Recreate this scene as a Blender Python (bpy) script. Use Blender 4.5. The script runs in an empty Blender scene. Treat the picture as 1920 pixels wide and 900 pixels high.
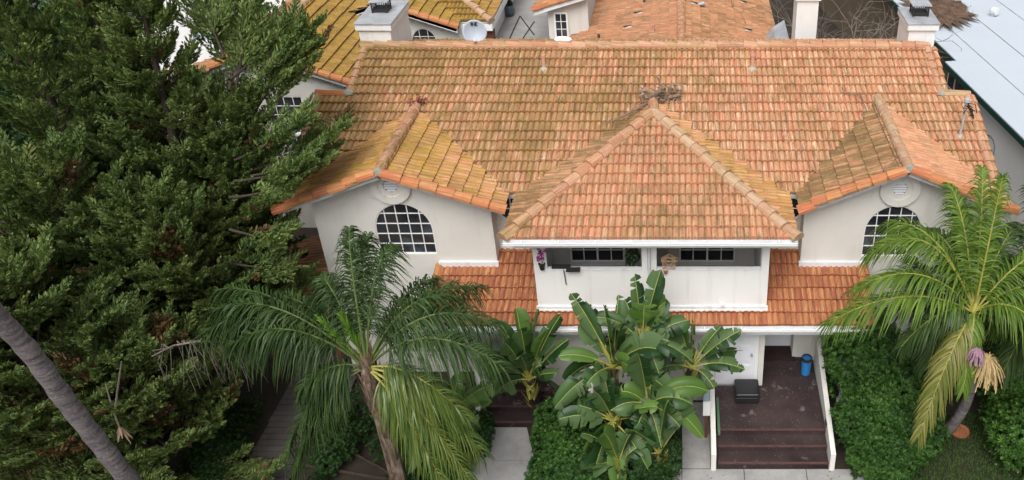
import bpy, bmesh, math, random
import numpy as np
from mathutils import Vector, Matrix
R = math.radians
random.seed(7); np.random.seed(7)
C = bpy.context.scene.collection
SC = bpy.context.scene

# ------------------------------------------------------------------ camera, sky, sun, exposure
CAMH = 16.0; PITCH = 33.0; FPX = 1687.0; CX = 1277.0; CY = 450.0
cd = bpy.data.cameras.new('camera'); cam = bpy.data.objects.new('camera', cd); C.objects.link(cam)
cam.location = (0, 0, CAMH); cam.rotation_euler = (R(90 - PITCH), 0, 0)
cd.sensor_width = 36.0; cd.lens = FPX / 1920 * 36.0; cd.shift_x = -(CX - 960) / 1920
cd.clip_start = 0.1; cd.clip_end = 2000
SC.camera = cam
w = bpy.data.worlds.new('World'); SC.world = w; w.use_nodes = True
nt = w.node_tree; bg = nt.nodes['Background']
sky = nt.nodes.new('ShaderNodeTexSky'); sky.sky_type = 'NISHITA'; sky.sun_disc = False
sky.sun_elevation = R(56); sky.sun_rotation = R(188); sky.air_density = 1.0; sky.dust_density = 6.0; sky.ozone_density = 1.0
hs = nt.nodes.new('ShaderNodeHueSaturation'); hs.inputs['Saturation'].default_value = 0.2
nt.links.new(sky.outputs[0], hs.inputs['Color']); nt.links.new(hs.outputs[0], bg.inputs[0])
bg.inputs[1].default_value = 0.12
sd = bpy.data.lights.new('sun', 'SUN'); sun = bpy.data.objects.new('sun', sd); C.objects.link(sun)
sd.energy = 1.45; sd.angle = R(42); sd.color = (1.0, 0.985, 0.96)
sun.rotation_euler = (R(34), 0, R(-8))
SC.view_settings.view_transform = 'Standard'; SC.view_settings.look = 'None'
SC.view_settings.exposure = 0.48; SC.view_settings.gamma = 1.0

# ------------------------------------------------------------------ helpers
def P(px, py, Y=None, Z=None):
    """the world point seen at pixel (px,py) at depth Y or at height Z"""
    t = R(PITCH); u = (px - CX) / FPX; v = (CY - py) / FPX
    d = Vector((u, math.cos(t) + v * math.sin(t), -math.sin(t) + v * math.cos(t)))
    s = Y / d.y if Y is not None else (Z - CAMH) / d.z
    return Vector((0, 0, CAMH)) + d * s

def tag(o, label=None, cat=None, group=None, kind=None):
    if label: o['label'] = label
    if cat: o['category'] = cat
    if group: o['group'] = group
    if kind: o['kind'] = kind
    return o

def thing(name, label, cat, loc=(0, 0, 0), group=None):
    o = bpy.data.objects.new(name, None); C.objects.link(o); o.location = loc
    o.empty_display_size = 0.3
    return tag(o, label, cat, group)

def root_of(o):
    while o.parent: o = o.parent
    return o

def link_mesh(name, me, mats, parent=None, loc=None):
    off = Vector((0, 0, 0))
    if parent is not None: off = root_of(parent).location.copy()
    elif loc is not None: off = Vector(loc)
    if off.length > 0: me.transform(Matrix.Translation(-off))
    for m in (mats if isinstance(mats, (list, tuple)) else [mats]): me.materials.append(m)
    o = bpy.data.objects.new(name, me); C.objects.link(o)
    if parent is not None: o.parent = parent
    elif loc is not None: o.location = off
    return o

class MB:
    def __init__(s): s.v = []; s.f = []; s.uv = []; s.m = []; s.mi = 0; s.smooth = False; s.sm = []
    def add(s, vs, fs, uvs=None):
        b = len(s.v); s.v += [tuple(p) for p in vs]
        for i, f in enumerate(fs):
            s.f.append([b + k for k in f]); s.m.append(s.mi); s.sm.append(s.smooth)
            s.uv += (uvs[i] if uvs else [(0, 0)] * len(f))
    def box(s, x0, x1, y0, y1, z0, z1):
        vs = [(x, y, z) for z in (z0, z1) for y in (y0, y1) for x in (x0, x1)]
        s.add(vs, [(0, 2, 3, 1), (4, 5, 7, 6), (0, 1, 5, 4), (2, 6, 7, 3), (0, 4, 6, 2), (1, 3, 7, 5)])
        return s
    def bar(s, a, b, w, h, up=(0, 0, 1)):
        a = Vector(a); b = Vector(b); d = (b - a).normalized(); up = Vector(up)
        if abs(d.dot(up)) > .98: up = Vector((0, 1, 0))
        x = d.cross(up).normalized(); y = x.cross(d).normalized()
        vs = [p + x * (sx * w / 2) + y * (sy * h / 2) for p in (a, b) for sy in (-1, 1) for sx in (-1, 1)]
        s.add(vs, [(0, 2, 3, 1), (4, 5, 7, 6), (0, 1, 5, 4), (2, 6, 7, 3), (0, 4, 6, 2), (1, 3, 7, 5)])
        return s
    def prism(s, pts, ext):
        n = len(pts); e = Vector(ext); a = [Vector(p) for p in pts]; b = [p + e for p in a]
        fs = [list(range(n))[::-1], [n + i for i in range(n)]] + [(i, (i + 1) % n, n + (i + 1) % n, n + i) for i in range(n)]
        s.add(a + b, fs); return s
    def tube(s, path, rad, n=8, cap=True, jit=0):
        path = [Vector(p) for p in path]; m = len(path)
        if not hasattr(rad, '__len__'): rad = [rad] * m
        ref = Vector((0, 0, 1)); d0 = (path[1] - path[0]).normalized()
        if abs(d0.dot(ref)) > .9: ref = Vector((1, 0, 0))
        x = d0.cross(ref).normalized(); vs = []
        for i, p in enumerate(path):
            d = (path[min(i + 1, m - 1)] - path[max(i - 1, 0)]).normalized()
            x = (x - d * x.dot(d)).normalized(); y = d.cross(x)
            for k in range(n):
                a = 2 * math.pi * k / n; r = rad[i] * (1 + random.uniform(-jit, jit))
                vs.append(p + x * math.cos(a) * r + y * math.sin(a) * r)
        fs = [(i * n + k, i * n + (k + 1) % n, (i + 1) * n + (k + 1) % n, (i + 1) * n + k) for i in range(m - 1) for k in range(n)]
        if cap: fs += [list(range(n))[::-1], [(m - 1) * n + k for k in range(n)]]
        s.add(vs, fs); return s
    def lathe(s, c, prof, n=20, axis=(0, 0, 1)):
        """prof: list of (r, h) from bottom up"""
        c = Vector(c); q = Vector((0, 0, 1)).rotation_difference(Vector(axis).normalized())
        vs = [c + q @ Vector((r * math.cos(2 * math.pi * k / n), r * math.sin(2 * math.pi * k / n), h)) for r, h in prof for k in range(n)]
        m = len(prof)
        fs = [(i * n + k, i * n + (k + 1) % n, (i + 1) * n + (k + 1) % n, (i + 1) * n + k) for i in range(m - 1) for k in range(n)]
        fs += [list(range(n))[::-1], [(m - 1) * n + k for k in range(n)]]
        s.add(vs, fs); return s
    def build(s, name, mats, parent=None, loc=None, smooth=None):
        me = bpy.data.meshes.new(name); me.from_pydata(s.v, [], s.f)
        uvl = me.uv_layers.new(name='UVMap'); uvl.data.foreach_set('uv', np.array(s.uv, dtype=np.float32).ravel())
        me.polygons.foreach_set('material_index', s.m)
        me.polygons.foreach_set('use_smooth', [bool(smooth)] * len(s.f) if smooth is not None else s.sm)
        me.update()
        return link_mesh(name, me, mats, parent, loc)

def box_part(name, dims, mat, parent, **k): return MB().box(*dims).build(name, mat, parent, **k)

def np_mesh(name, V, F, mat, parent=None, loc=None, midx=None):
    """V (n,3), F (m,k) with k 3 or 4"""
    me = bpy.data.meshes.new(name); k = F.shape[1]
    me.vertices.add(len(V)); me.vertices.foreach_set('co', np.ascontiguousarray(V, dtype=np.float32).ravel())
    me.loops.add(F.size); me.loops.foreach_set('vertex_index', np.ascontiguousarray(F, dtype=np.int32).ravel())
    me.polygons.add(len(F)); me.polygons.foreach_set('loop_start', np.arange(0, F.size, k, dtype=np.int32))
    if midx is not None: me.polygons.foreach_set('material_index', midx.astype(np.int32))
    me.update(calc_edges=True); me.validate()
    return link_mesh(name, me, mat, parent, loc)

# ------------------------------------------------------------------ materials
def newmat(name):
    m = bpy.data.materials.new(name); m.use_nodes = True; t = m.node_tree
    b = t.nodes['Principled BSDF']; b.inputs['Specular IOR Level'].default_value = 0.3
    return m, t, b
def N(t, typ, **k):
    n = t.nodes.new(typ)
    for a, v in k.items(): setattr(n, a, v)
    return n
def noise(t, scale, detail=4, vec=None, rough=.55):
    n = N(t, 'ShaderNodeTexNoise'); n.inputs['Scale'].default_value = scale; n.inputs['Detail'].default_value = detail; n.inputs['Roughness'].default_value = rough
    if vec is None: vec = N(t, 'ShaderNodeNewGeometry').outputs['Position']
    t.links.new(vec, n.inputs['Vector']); return n.outputs['Fac']
def ramp(t, fac, stops, interp='LINEAR'):
    r = N(t, 'ShaderNodeValToRGB'); r.color_ramp.interpolation = interp; el = r.color_ramp.elements
    while len(el) < len(stops): el.new(.5)
    for e, (p, c) in zip(el, stops):
        e.position = p; e.color = (c[0], c[1], c[2], 1) if hasattr(c, '__len__') else (c, c, c, 1)
    t.links.new(fac, r.inputs[0]); return r.outputs[0]
def mix(t, fac, a, b, mode='MIX'):
    m = N(t, 'ShaderNodeMix', data_type='RGBA', blend_type=mode)
    for sock, v in ((0, fac), (6, a), (7, b)):
        if hasattr(v, 'is_linked') or hasattr(v, 'links'): t.links.new(v, m.inputs[sock])
        elif sock == 0: m.inputs[0].default_value = v
        else: m.inputs[sock].default_value = (*v[:3], 1)
    return m.outputs[2]
def mth(t, op, a, b=None, clamp=False):
    m = N(t, 'ShaderNodeMath', operation=op, use_clamp=clamp)
    for i, v in enumerate((a, b)):
        if v is None: continue
        if isinstance(v, (int, float)): m.inputs[i].default_value = v
        else: t.links.new(v, m.inputs[i])
    return m.outputs[0]
def mapping(t, vec, scale):
    m = N(t, 'ShaderNodeMapping'); m.inputs['Scale'].default_value = scale; t.links.new(vec, m.inputs['Vector']); return m.outputs[0]
def bump(t, b, h, strength=.3, dist=.01):
    n = N(t, 'ShaderNodeBump'); n.inputs['Strength'].default_value = strength; n.inputs['Distance'].default_value = dist
    t.links.new(h, n.inputs['Height']); t.links.new(n.outputs[0], b.inputs['Normal'])
def pos(t): return N(t, 'ShaderNodeNewGeometry').outputs['Position']

def plain(name, col, rough=.7, var=.12, scale=3, bumps=0, metal=0, spec=.3, fine=40):
    m, t, b = newmat(name)
    f = noise(t, scale, 5); g = noise(t, fine, 3)
    k = mth(t, 'ADD', mth(t, 'MULTIPLY', f, .65), mth(t, 'MULTIPLY', g, .35))
    c = ramp(t, k, [(.3, [x * (1 - var) for x in col]), (.7, [min(1, x * (1 + var)) for x in col])])
    t.links.new(c, b.inputs['Base Color']); b.inputs['Roughness'].default_value = rough; b.inputs['Metallic'].default_value = metal
    b.inputs['Specular IOR Level'].default_value = spec
    if bumps: bump(t, b, g, bumps, .01)
    return m

def stucco(name, col, dirt=.25):
    m, t, b = newmat(name)
    big = noise(t, .6, 5); fine = noise(t, 90, 3)
    v = mapping(t, pos(t), (5, 5, .45)); st = noise(t, 1.0, 5, v, .65)
    c = ramp(t, big, [(.3, [x * .9 for x in col]), (.65, col)])
    c = mix(t, mth(t, 'MULTIPLY', ramp(t, st, [(.52, 0), (.8, 1)]), dirt), c, (.36, .34, .30))
    c = mix(t, mth(t, 'MULTIPLY', ramp(t, fine, [(.35, 1), (.6, 0)]), .3), c, [x * .6 for x in col])
    t.links.new(c, b.inputs['Base Color']); b.inputs['Roughness'].default_value = .92
    bump(t, b, fine, .5, .008); return m

def tilemat(name, cols, streakA, streakB, moss=(.26, .19, .03), mleft=1.0, mright=.2, x0=-7, x1=4, mscale=.45, dark=.35, mbias=0.0, pan_shade=.42):
    m, t, b = newmat(name)
    geo = N(t, 'ShaderNodeNewGeometry'); rnd = geo.outputs['Random Per Island']; P_ = geo.outputs['Position']
    n = len(cols); uv = N(t, 'ShaderNodeUVMap').outputs[0]
    sn = N(t, 'ShaderNodeVectorMath', operation='FLOOR'); t.links.new(mapping(t, uv, (2, 1, 1)), sn.inputs[0])
    wn = N(t, 'ShaderNodeTexWhiteNoise', noise_dimensions='3D'); t.links.new(sn.outputs[0], wn.inputs['Vector'])
    bs = mth(t, 'FRACT', mth(t, 'ADD', mth(t, 'MULTIPLY', wn.outputs['Value'], .55), rnd))
    base = ramp(t, bs, [((i + .5) / n, c) for i, c in enumerate(cols)])
    add = N(t, 'ShaderNodeVectorMath', operation='ADD'); comb = N(t, 'ShaderNodeCombineXYZ')
    t.links.new(mth(t, 'MULTIPLY', rnd, 37.0), comb.inputs[2]); t.links.new(mapping(t, uv, (7.0, .55, 1)), add.inputs[0]); t.links.new(comb.outputs[0], add.inputs[1])
    s1 = noise(t, 1.0, 3, add.outputs[0], .6)
    add2 = N(t, 'ShaderNodeVectorMath', operation='ADD'); t.links.new(mapping(t, uv, (13.0, .7, 1)), add2.inputs[0]); t.links.new(comb.outputs[0], add2.inputs[1])
    s2 = noise(t, 1.0, 2, add2.outputs[0], .6)
    c = mix(t, ramp(t, s1, [(.53, 0), (.64, .8)]), base, streakA)
    c = mix(t, ramp(t, s2, [(.52, 0), (.66, .75)]), c, streakB)
    # moss: patches of growth, thicker towards x0, in streaks down each tile
    sx = N(t, 'ShaderNodeSeparateXYZ'); t.links.new(P_, sx.inputs[0])
    mr = N(t, 'ShaderNodeMapRange'); t.links.new(sx.outputs[0], mr.inputs[0])
    mr.inputs[1].default_value = x0; mr.inputs[2].default_value = x1; mr.inputs[3].default_value = mleft; mr.inputs[4].default_value = mright
    add3 = N(t, 'ShaderNodeVectorMath', operation='ADD'); t.links.new(mapping(t, uv, (3.1, .4, 1)), add3.inputs[0]); t.links.new(comb.outputs[0], add3.inputs[1])
    s3 = noise(t, 1.0, 3, add3.outputs[0], .6)
    mn = noise(t, mscale, 4, P_, .6); m2 = noise(t, 24, 4, P_, .75); m3 = noise(t, 3.2, 3, P_, .6)
    def c0(x, g): return mth(t, 'MULTIPLY', mth(t, 'SUBTRACT', x, .5), g)
    k = mth(t, 'ADD', mth(t, 'ADD', c0(mn, 1.6), c0(s3, 1.9)), mth(t, 'ADD', c0(m2, .9), c0(m3, .8)))
    k = mth(t, 'ADD', k, mth(t, 'ADD', mth(t, 'SUBTRACT', mr.outputs[0], .5), mbias))
    f = ramp(t, mth(t, 'ADD', mth(t, 'MULTIPLY', k, .5), .5), [(.34, 0), (.68, .86)])
    mc = ramp(t, m3, [(.35, [x * .6 for x in moss]), (.62, moss)])
    c = mix(t, f, c, mc)
    d = noise(t, 9, 5, P_, .75); d2 = noise(t, .8, 2, P_)
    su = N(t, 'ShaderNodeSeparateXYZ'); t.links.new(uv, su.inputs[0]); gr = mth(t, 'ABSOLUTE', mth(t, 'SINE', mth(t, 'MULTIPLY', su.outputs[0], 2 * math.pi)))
    c = mix(t, mth(t, 'MULTIPLY', ramp(t, mth(t, 'ADD', gr, mth(t, 'MULTIPLY', mth(t, 'SUBTRACT', m2, .5), .8)), [(.1, pan_shade), (.5, 0)]), 1.0), c, (.13, .075, .035))   # shade of the wave grooves, painted into the tile colour
    df = mth(t, 'MULTIPLY', ramp(t, mth(t, 'ADD', mth(t, 'MULTIPLY', d, .6), mth(t, 'MULTIPLY', s3, .4)), [(.48, 0), (.62, 1)]), mth(t, 'MULTIPLY', ramp(t, d2, [(.4, .25), (.65, 1)]), dark))
    c = mix(t, df, c, (.09, .065, .035))
    rn2 = mth(t, 'FRACT', mth(t, 'MULTIPLY', rnd, 91.7)); c = mix(t, 1.0, c, ramp(t, rn2, [(0, .93), (1, 1.08)]), 'MULTIPLY')
    t.links.new(c, b.inputs['Base Color']); b.inputs['Roughness'].default_value = .85
    bump(t, b, m2, .35, .006); return m

PINK = [(.51, .24, .125), (.49, .265, .14), (.54, .275, .15), (.50, .21, .12), (.51, .285, .155), (.46, .24, .125), (.55, .24, .135), (.49, .27, .145)]
ORNG = [(.40, .155, .07), (.34, .12, .06), (.44, .195, .09), (.38, .14, .06), (.30, .10, .055), (.42, .175, .08)]
M = {}
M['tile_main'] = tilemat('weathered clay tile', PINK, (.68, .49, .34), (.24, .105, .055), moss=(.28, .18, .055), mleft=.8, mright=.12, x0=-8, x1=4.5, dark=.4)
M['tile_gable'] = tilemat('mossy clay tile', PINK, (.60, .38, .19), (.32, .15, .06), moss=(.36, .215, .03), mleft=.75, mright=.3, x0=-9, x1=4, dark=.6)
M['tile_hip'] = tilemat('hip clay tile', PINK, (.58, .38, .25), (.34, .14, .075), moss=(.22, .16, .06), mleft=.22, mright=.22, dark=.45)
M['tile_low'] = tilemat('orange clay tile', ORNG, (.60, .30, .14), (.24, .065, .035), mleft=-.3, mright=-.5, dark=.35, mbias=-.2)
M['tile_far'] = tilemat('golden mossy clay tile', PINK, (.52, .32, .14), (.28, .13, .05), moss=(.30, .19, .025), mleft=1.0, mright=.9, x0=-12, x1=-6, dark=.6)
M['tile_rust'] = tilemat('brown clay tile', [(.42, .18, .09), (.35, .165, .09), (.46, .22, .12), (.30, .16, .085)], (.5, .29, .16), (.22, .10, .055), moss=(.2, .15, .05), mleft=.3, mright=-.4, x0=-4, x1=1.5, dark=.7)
M['cap'] = tilemat('pink ridge tile', [(.46, .23, .15), (.52, .32, .20), (.42, .19, .11), (.46, .28, .15)], (.52, .34, .22), (.36, .17, .10), moss=(.26, .19, .07), mleft=.3, mright=.0, dark=.5, pan_shade=0)
M['cap_pale'] = tilemat('pale ridge tile', [(.48, .32, .21), (.52, .37, .25), (.42, .28, .17), (.47, .25, .16), (.44, .29, .17)], (.5, .37, .25), (.30, .22, .12), moss=(.24, .20, .08), mleft=.0, mright=.15, dark=.4, pan_shade=0)
M['cap_orange'] = tilemat('orange rake tile', [(.48, .20, .08), (.44, .17, .07), (.50, .24, .10), (.42, .13, .06)], (.52, .28, .14), (.34, .12, .05), moss=(.34, .18, .03), mleft=.2, mright=-.3, dark=.35, pan_shade=0)
M['stucco'] = stucco('cream stucco', (.71, .685, .635), .3)
M['stucco_white'] = stucco('white stucco', (.80, .79, .765), .35)
M['trim'] = stucco('peeling white trim', (.74, .75, .76), .7)
M['white'] = plain('white paint', (.78, .78, .77), .5, .05)
M['door'] = plain('white door paint', (.76, .77, .8), .4, .04)
M['gutter'] = plain('white gutter metal', (.62, .64, .66), .45, .15, 2)
M['sheet'] = plain('galvanised sheet', (.42, .44, .46), .45, .35, 2.5, metal=.3)
M['dark'] = plain('dark gap', (.02, .018, .018), .8, .2)
M['blackm'] = plain('black metal', (.025, .024, .025), .5, .4)
M['brownfloor'] = None
def glass():
    m, t, b = newmat('dark window glass')
    n = noise(t, 1.1, 3); c = ramp(t, n, [(.38, (.012, .014, .018)), (.5, (.03, .034, .04)), (.56, (.04, .028, .03)), (.62, (.055, .07, .085))])
    t.links.new(c, b.inputs['Base Color']); b.inputs['Roughness'].default_value = .08; b.inputs['Specular IOR Level'].default_value = .7
    return m
M['glass'] = glass()
def porchfloor():
    m, t, b = newmat('worn brown porch paint')
    n1 = noise(t, 2.2, 6, None, .7); n2 = noise(t, 30, 4); n3 = noise(t, .9, 3)
    c = ramp(t, n3, [(.35, (.025, .017, .017)), (.65, (.055, .037, .036))])
    spots = ramp(t, n1, [(.60, 0), (.66, .75)]); c = mix(t, spots, c, (.17, .14, .135))
    fl = ramp(t, n2, [(.67, 0), (.71, .8)]); c = mix(t, fl, c, (.4, .37, .35))
    t.links.new(c, b.inputs['Base Color']); b.inputs['Roughness'].default_value = .5; bump(t, b, n2, .2, .004); return m
M['brownfloor'] = porchfloor()
def concrete(name, col, joints=True):
    m, t, b = newmat(name)
    a = noise(t, 1.1, 6, None, .7); f = noise(t, 45, 4, None, .7)
    c = ramp(t, a, [(.3, [x * .62 for x in col]), (.6, col)])
    c = mix(t, mth(t, 'MULTIPLY', ramp(t, f, [(.4, 1), (.6, 0)]), .35), c, [x * .5 for x in col])
    t.links.new(c, b.inputs['Base Color']); b.inputs['Roughness'].default_value = .9; bump(t, b, f, .3, .006); return m
M['concrete'] = concrete('grey concrete', (.36, .35, .34))
M['asphalt'] = concrete('asphalt', (.09, .09, .095))
M['soil'] = concrete('dark leafy soil', (.045, .035, .025))
M['nosing'] = plain('worn red brown edge', (.085, .045, .04), .6, .4, 5)
M['board'] = plain('grey brown deck board', (.078, .069, .063), .75, .35, 1.5, .3)
M['timber'] = plain('pale timber', (.42, .28, .16), .7, .25)
M['brown'] = plain('brown timber', (.13, .055, .03), .7, .3)
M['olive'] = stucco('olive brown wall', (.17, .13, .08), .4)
M['flatroof'] = plain('white coated flat roof', (.43, .475, .525), .8, .05, .5)
M['flatroof2'] = stucco('pale flat roof', (.62, .61, .59), .2)
M['green_trim'] = plain('dark green fascia', (.012, .045, .035), .5, .2)
M['leather'] = plain('black leather', (.012, .012, .014), .38, .4, 6, .2, spec=.5)
M['bluecan'] = plain('blue plastic', (.03, .19, .48), .35, .08)
M['paleblue'] = plain('pale blue paint', (.30, .38, .43), .5, .15)
M['mortar'] = plain('grey mortar', (.3, .31, .27), .9, .3)
M['dish'] = plain('grey dish', (.36, .4, .45), .4, .06)
M['mark'] = plain('dark print', (.02, .03, .05), .5, .05)
M['pinkpipe'] = plain('pink painted pipe', (.56, .29, .21), .6, .1)
M['greenstrip'] = plain('faded green paint', (.08, .16, .09), .6, .3)
M['terracotta'] = plain('terracotta', (.35, .13, .06), .8, .15)
M['glaze'] = plain('grey blue glaze', (.07, .10, .13), .25, .1, spec=.6)
M['bark'] = plain('brown bark', (.055, .04, .03), .9, .45, 5, .6)
M['twig'] = plain('grey bare twig', (.16, .13, .115), .9, .5, 3)
M['deadleaf'] = plain('dry brown frond', (.21, .145, .1), .85, .5, 6, .3)
M['redleaf'] = plain('dry red leaves', (.16, .035, .03), .85, .4, 12, .5)
M['litter'] = plain('brown leaf litter', (.12, .075, .05), .95, .7, 3, .8, fine=14)
M['petal'] = plain('purple petals', (.25, .025, .19), .6, .3)
M['fruit'] = plain('tan flower strand', (.42, .30, .14), .8, .35, 8)
M['fruit2'] = plain('mauve flower strand', (.34, .2, .26), .8, .3, 8)
M['cloth'] = plain('white plastic', (.8, .78, .8), .4, .04)
M['hose'] = plain('grey cable', (.12, .12, .12), .6, .1)
M['yel'] = plain('yellow leaf', (.5, .3, .03), .6, .4, 8)

def palmbark():
    m, t, b = newmat('ringed palm trunk')
    v = mapping(t, pos(t), (2, 2, 16)); r = noise(t, 1.0, 4, v, .65); f = noise(t, 22, 4); g = noise(t, 1.3, 3)
    c = ramp(t, r, [(.34, (.085, .075, .08)), (.52, (.155, .135, .145)), (.66, (.25, .22, .21))])
    c = mix(t, ramp(t, f, [(.52, 0), (.68, .65)]), c, (.30, .26, .2)); c = mix(t, ramp(t, g, [(.5, 0), (.7, .4)]), c, (.06, .05, .055))
    t.links.new(c, b.inputs['Base Color']); b.inputs['Roughness'].default_value = .9
    bump(t, b, r, .8, .02); return m
M['palmbark'] = palmbark()

def fibretrunk():
    m, t, b = newmat('fibrous palm trunk')
    v = mapping(t, pos(t), (14, 14, 2.2)); r = noise(t, 1.0, 5, v, .7); g = noise(t, 2.6, 4)
    c = ramp(t, r, [(.38, (.05, .035, .025)), (.52, (.14, .10, .07)), (.66, (.27, .21, .15))]); c = mix(t, ramp(t, g, [(.55, 0), (.66, .7)]), c, (.34, .28, .24))
    t.links.new(c, b.inputs['Base Color']); b.inputs['Roughness'].default_value = .95; bump(t, b, r, .9, .03); return m
M['fibre'] = fibretrunk()
def foliage(name, cols, rough=.55, trans=.25, spec=.3, clump=1.2, under=None):
    m, t, b = newmat(name)
    geo = N(t, 'ShaderNodeNewGeometry'); rnd = geo.outputs['Random Per Island']
    cl = noise(t, clump, 3); k = mth(t, 'ADD', mth(t, 'MULTIPLY', rnd, .55), mth(t, 'MULTIPLY', cl, .75))
    k = mth(t, 'SUBTRACT', k, .12, True)
    n = len(cols); c = ramp(t, k, [(.1 + .8 * i / (n - 1), x) for i, x in enumerate(cols)])
    if under: c = mix(t, mth(t, 'MULTIPLY', geo.outputs['Backfacing'], .8), c, under)
    t.links.new(c, b.inputs['Base Color']); b.inputs['Roughness'].default_value = rough; b.inputs['Specular IOR Level'].default_value = spec
    tr = N(t, 'ShaderNodeBsdfTranslucent'); t.links.new(mix(t, 1.0, c, (1.0, 1.15, .5), 'MULTIPLY'), tr.inputs[0])
    ms = N(t, 'ShaderNodeMixShader'); ms.inputs[0].default_value = trans
    t.links.new(b.outputs[0], ms.inputs[1]); t.links.new(tr.outputs[0], ms.inputs[2])
    t.links.new(ms.outputs[0], t.nodes['Material Output'].inputs[0]); return m
M['cypress'] = foliage('cypress green', [(.042, .07, .024), (.085, .13, .04), (.15, .21, .06), (.26, .31, .10)], trans=.25, rough=.65, spec=.2, clump=.8)
M['cypress_brown'] = foliage('dry cypress', [(.07, .045, .02), (.14, .09, .035)], trans=.1)
M['cypress_blue'] = foliage('dark blue green cypress', [(.03, .07, .03), (.06, .12, .046), (.11, .18, .065)], trans=.2)
M['queen'] = foliage('queen palm green', [(.018, .042, .012), (.036, .075, .018), (.075, .12, .032)], rough=.5, spec=.3)
M['queen_rib'] = plain('green palm rib', (.09, .12, .035), .5, .2)
M['queen_yellow'] = foliage('yellowing palm green', [(.05, .10, .02), (.10, .16, .03), (.19, .21, .05)], rough=.35, spec=.5)
M['king'] = foliage('bright palm green', [(.05, .11, .014), (.11, .19, .024), (.20, .29, .045)], rough=.5, spec=.3, trans=.35)
M['king_tan'] = foliage('browning palm green', [(.06, .10, .02), (.15, .17, .03), (.28, .24, .08)], rough=.4, spec=.4)
M['lime'] = foliage('new lime frond', [(.12, .26, .03), (.2, .36, .05)], rough=.4)
M['bop'] = foliage('banana leaf green', [(.010, .030, .009), (.020, .056, .014), (.046, .10, .023)], rough=.42, spec=.35, trans=.2, under=(.08, .135, .045))
M['bop_light'] = foliage('pale banana leaf', [(.06, .13, .022), (.12, .21, .045)], rough=.45, spec=.35, trans=.3)
M['midrib'] = plain('pale leaf rib', (.28, .34, .08), .5, .1)
M['stalk'] = plain('yellow green stalk', (.25, .24, .05), .55, .35, 6)
M['bush'] = foliage('glossy shrub green', [(.014, .038, .008), (.03, .08, .012), (.06, .14, .02), (.12, .23, .035)], rough=.55, spec=.25)
M['bush_mid'] = foliage('dense hedge green', [(.010, .03, .007), (.022, .062, .011), (.042, .105, .017), (.085, .17, .028)], rough=.55, spec=.25)
M['bush_dark'] = foliage('dark shrub green', [(.008, .025, .008), (.018, .05, .01), (.04, .09, .016)], rough=.55, spec=.25)
M['grassm'] = foliage('lawn grass', [(.02, .05, .01), (.04, .09, .015), (.07, .12, .025)], trans=.1)

# ------------------------------------------------------------------ roof and wall builders
def clip_obj(o, clips):
    off = root_of(o).location; bm = bmesh.new(); bm.from_mesh(o.data)
    clip_bm(bm, [(Vector(p) - off, n) for p, n in clips]); bm.to_mesh(o.data); bm.free()
def clip_bm(bm, clips, fill=False):
    for p, n in clips:
        geom = bm.verts[:] + bm.edges[:] + bm.faces[:]
        if not geom: return
        r = bmesh.ops.bisect_plane(bm, geom=geom, plane_co=Vector(p), plane_no=Vector(n), clear_outer=True, dist=1e-5)
        if fill:
            es = [e for e in r['geom_cut'] if isinstance(e, bmesh.types.BMEdge) and e.is_valid]
            if es: bmesh.ops.edgeloop_fill(bm, edges=es)

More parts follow.
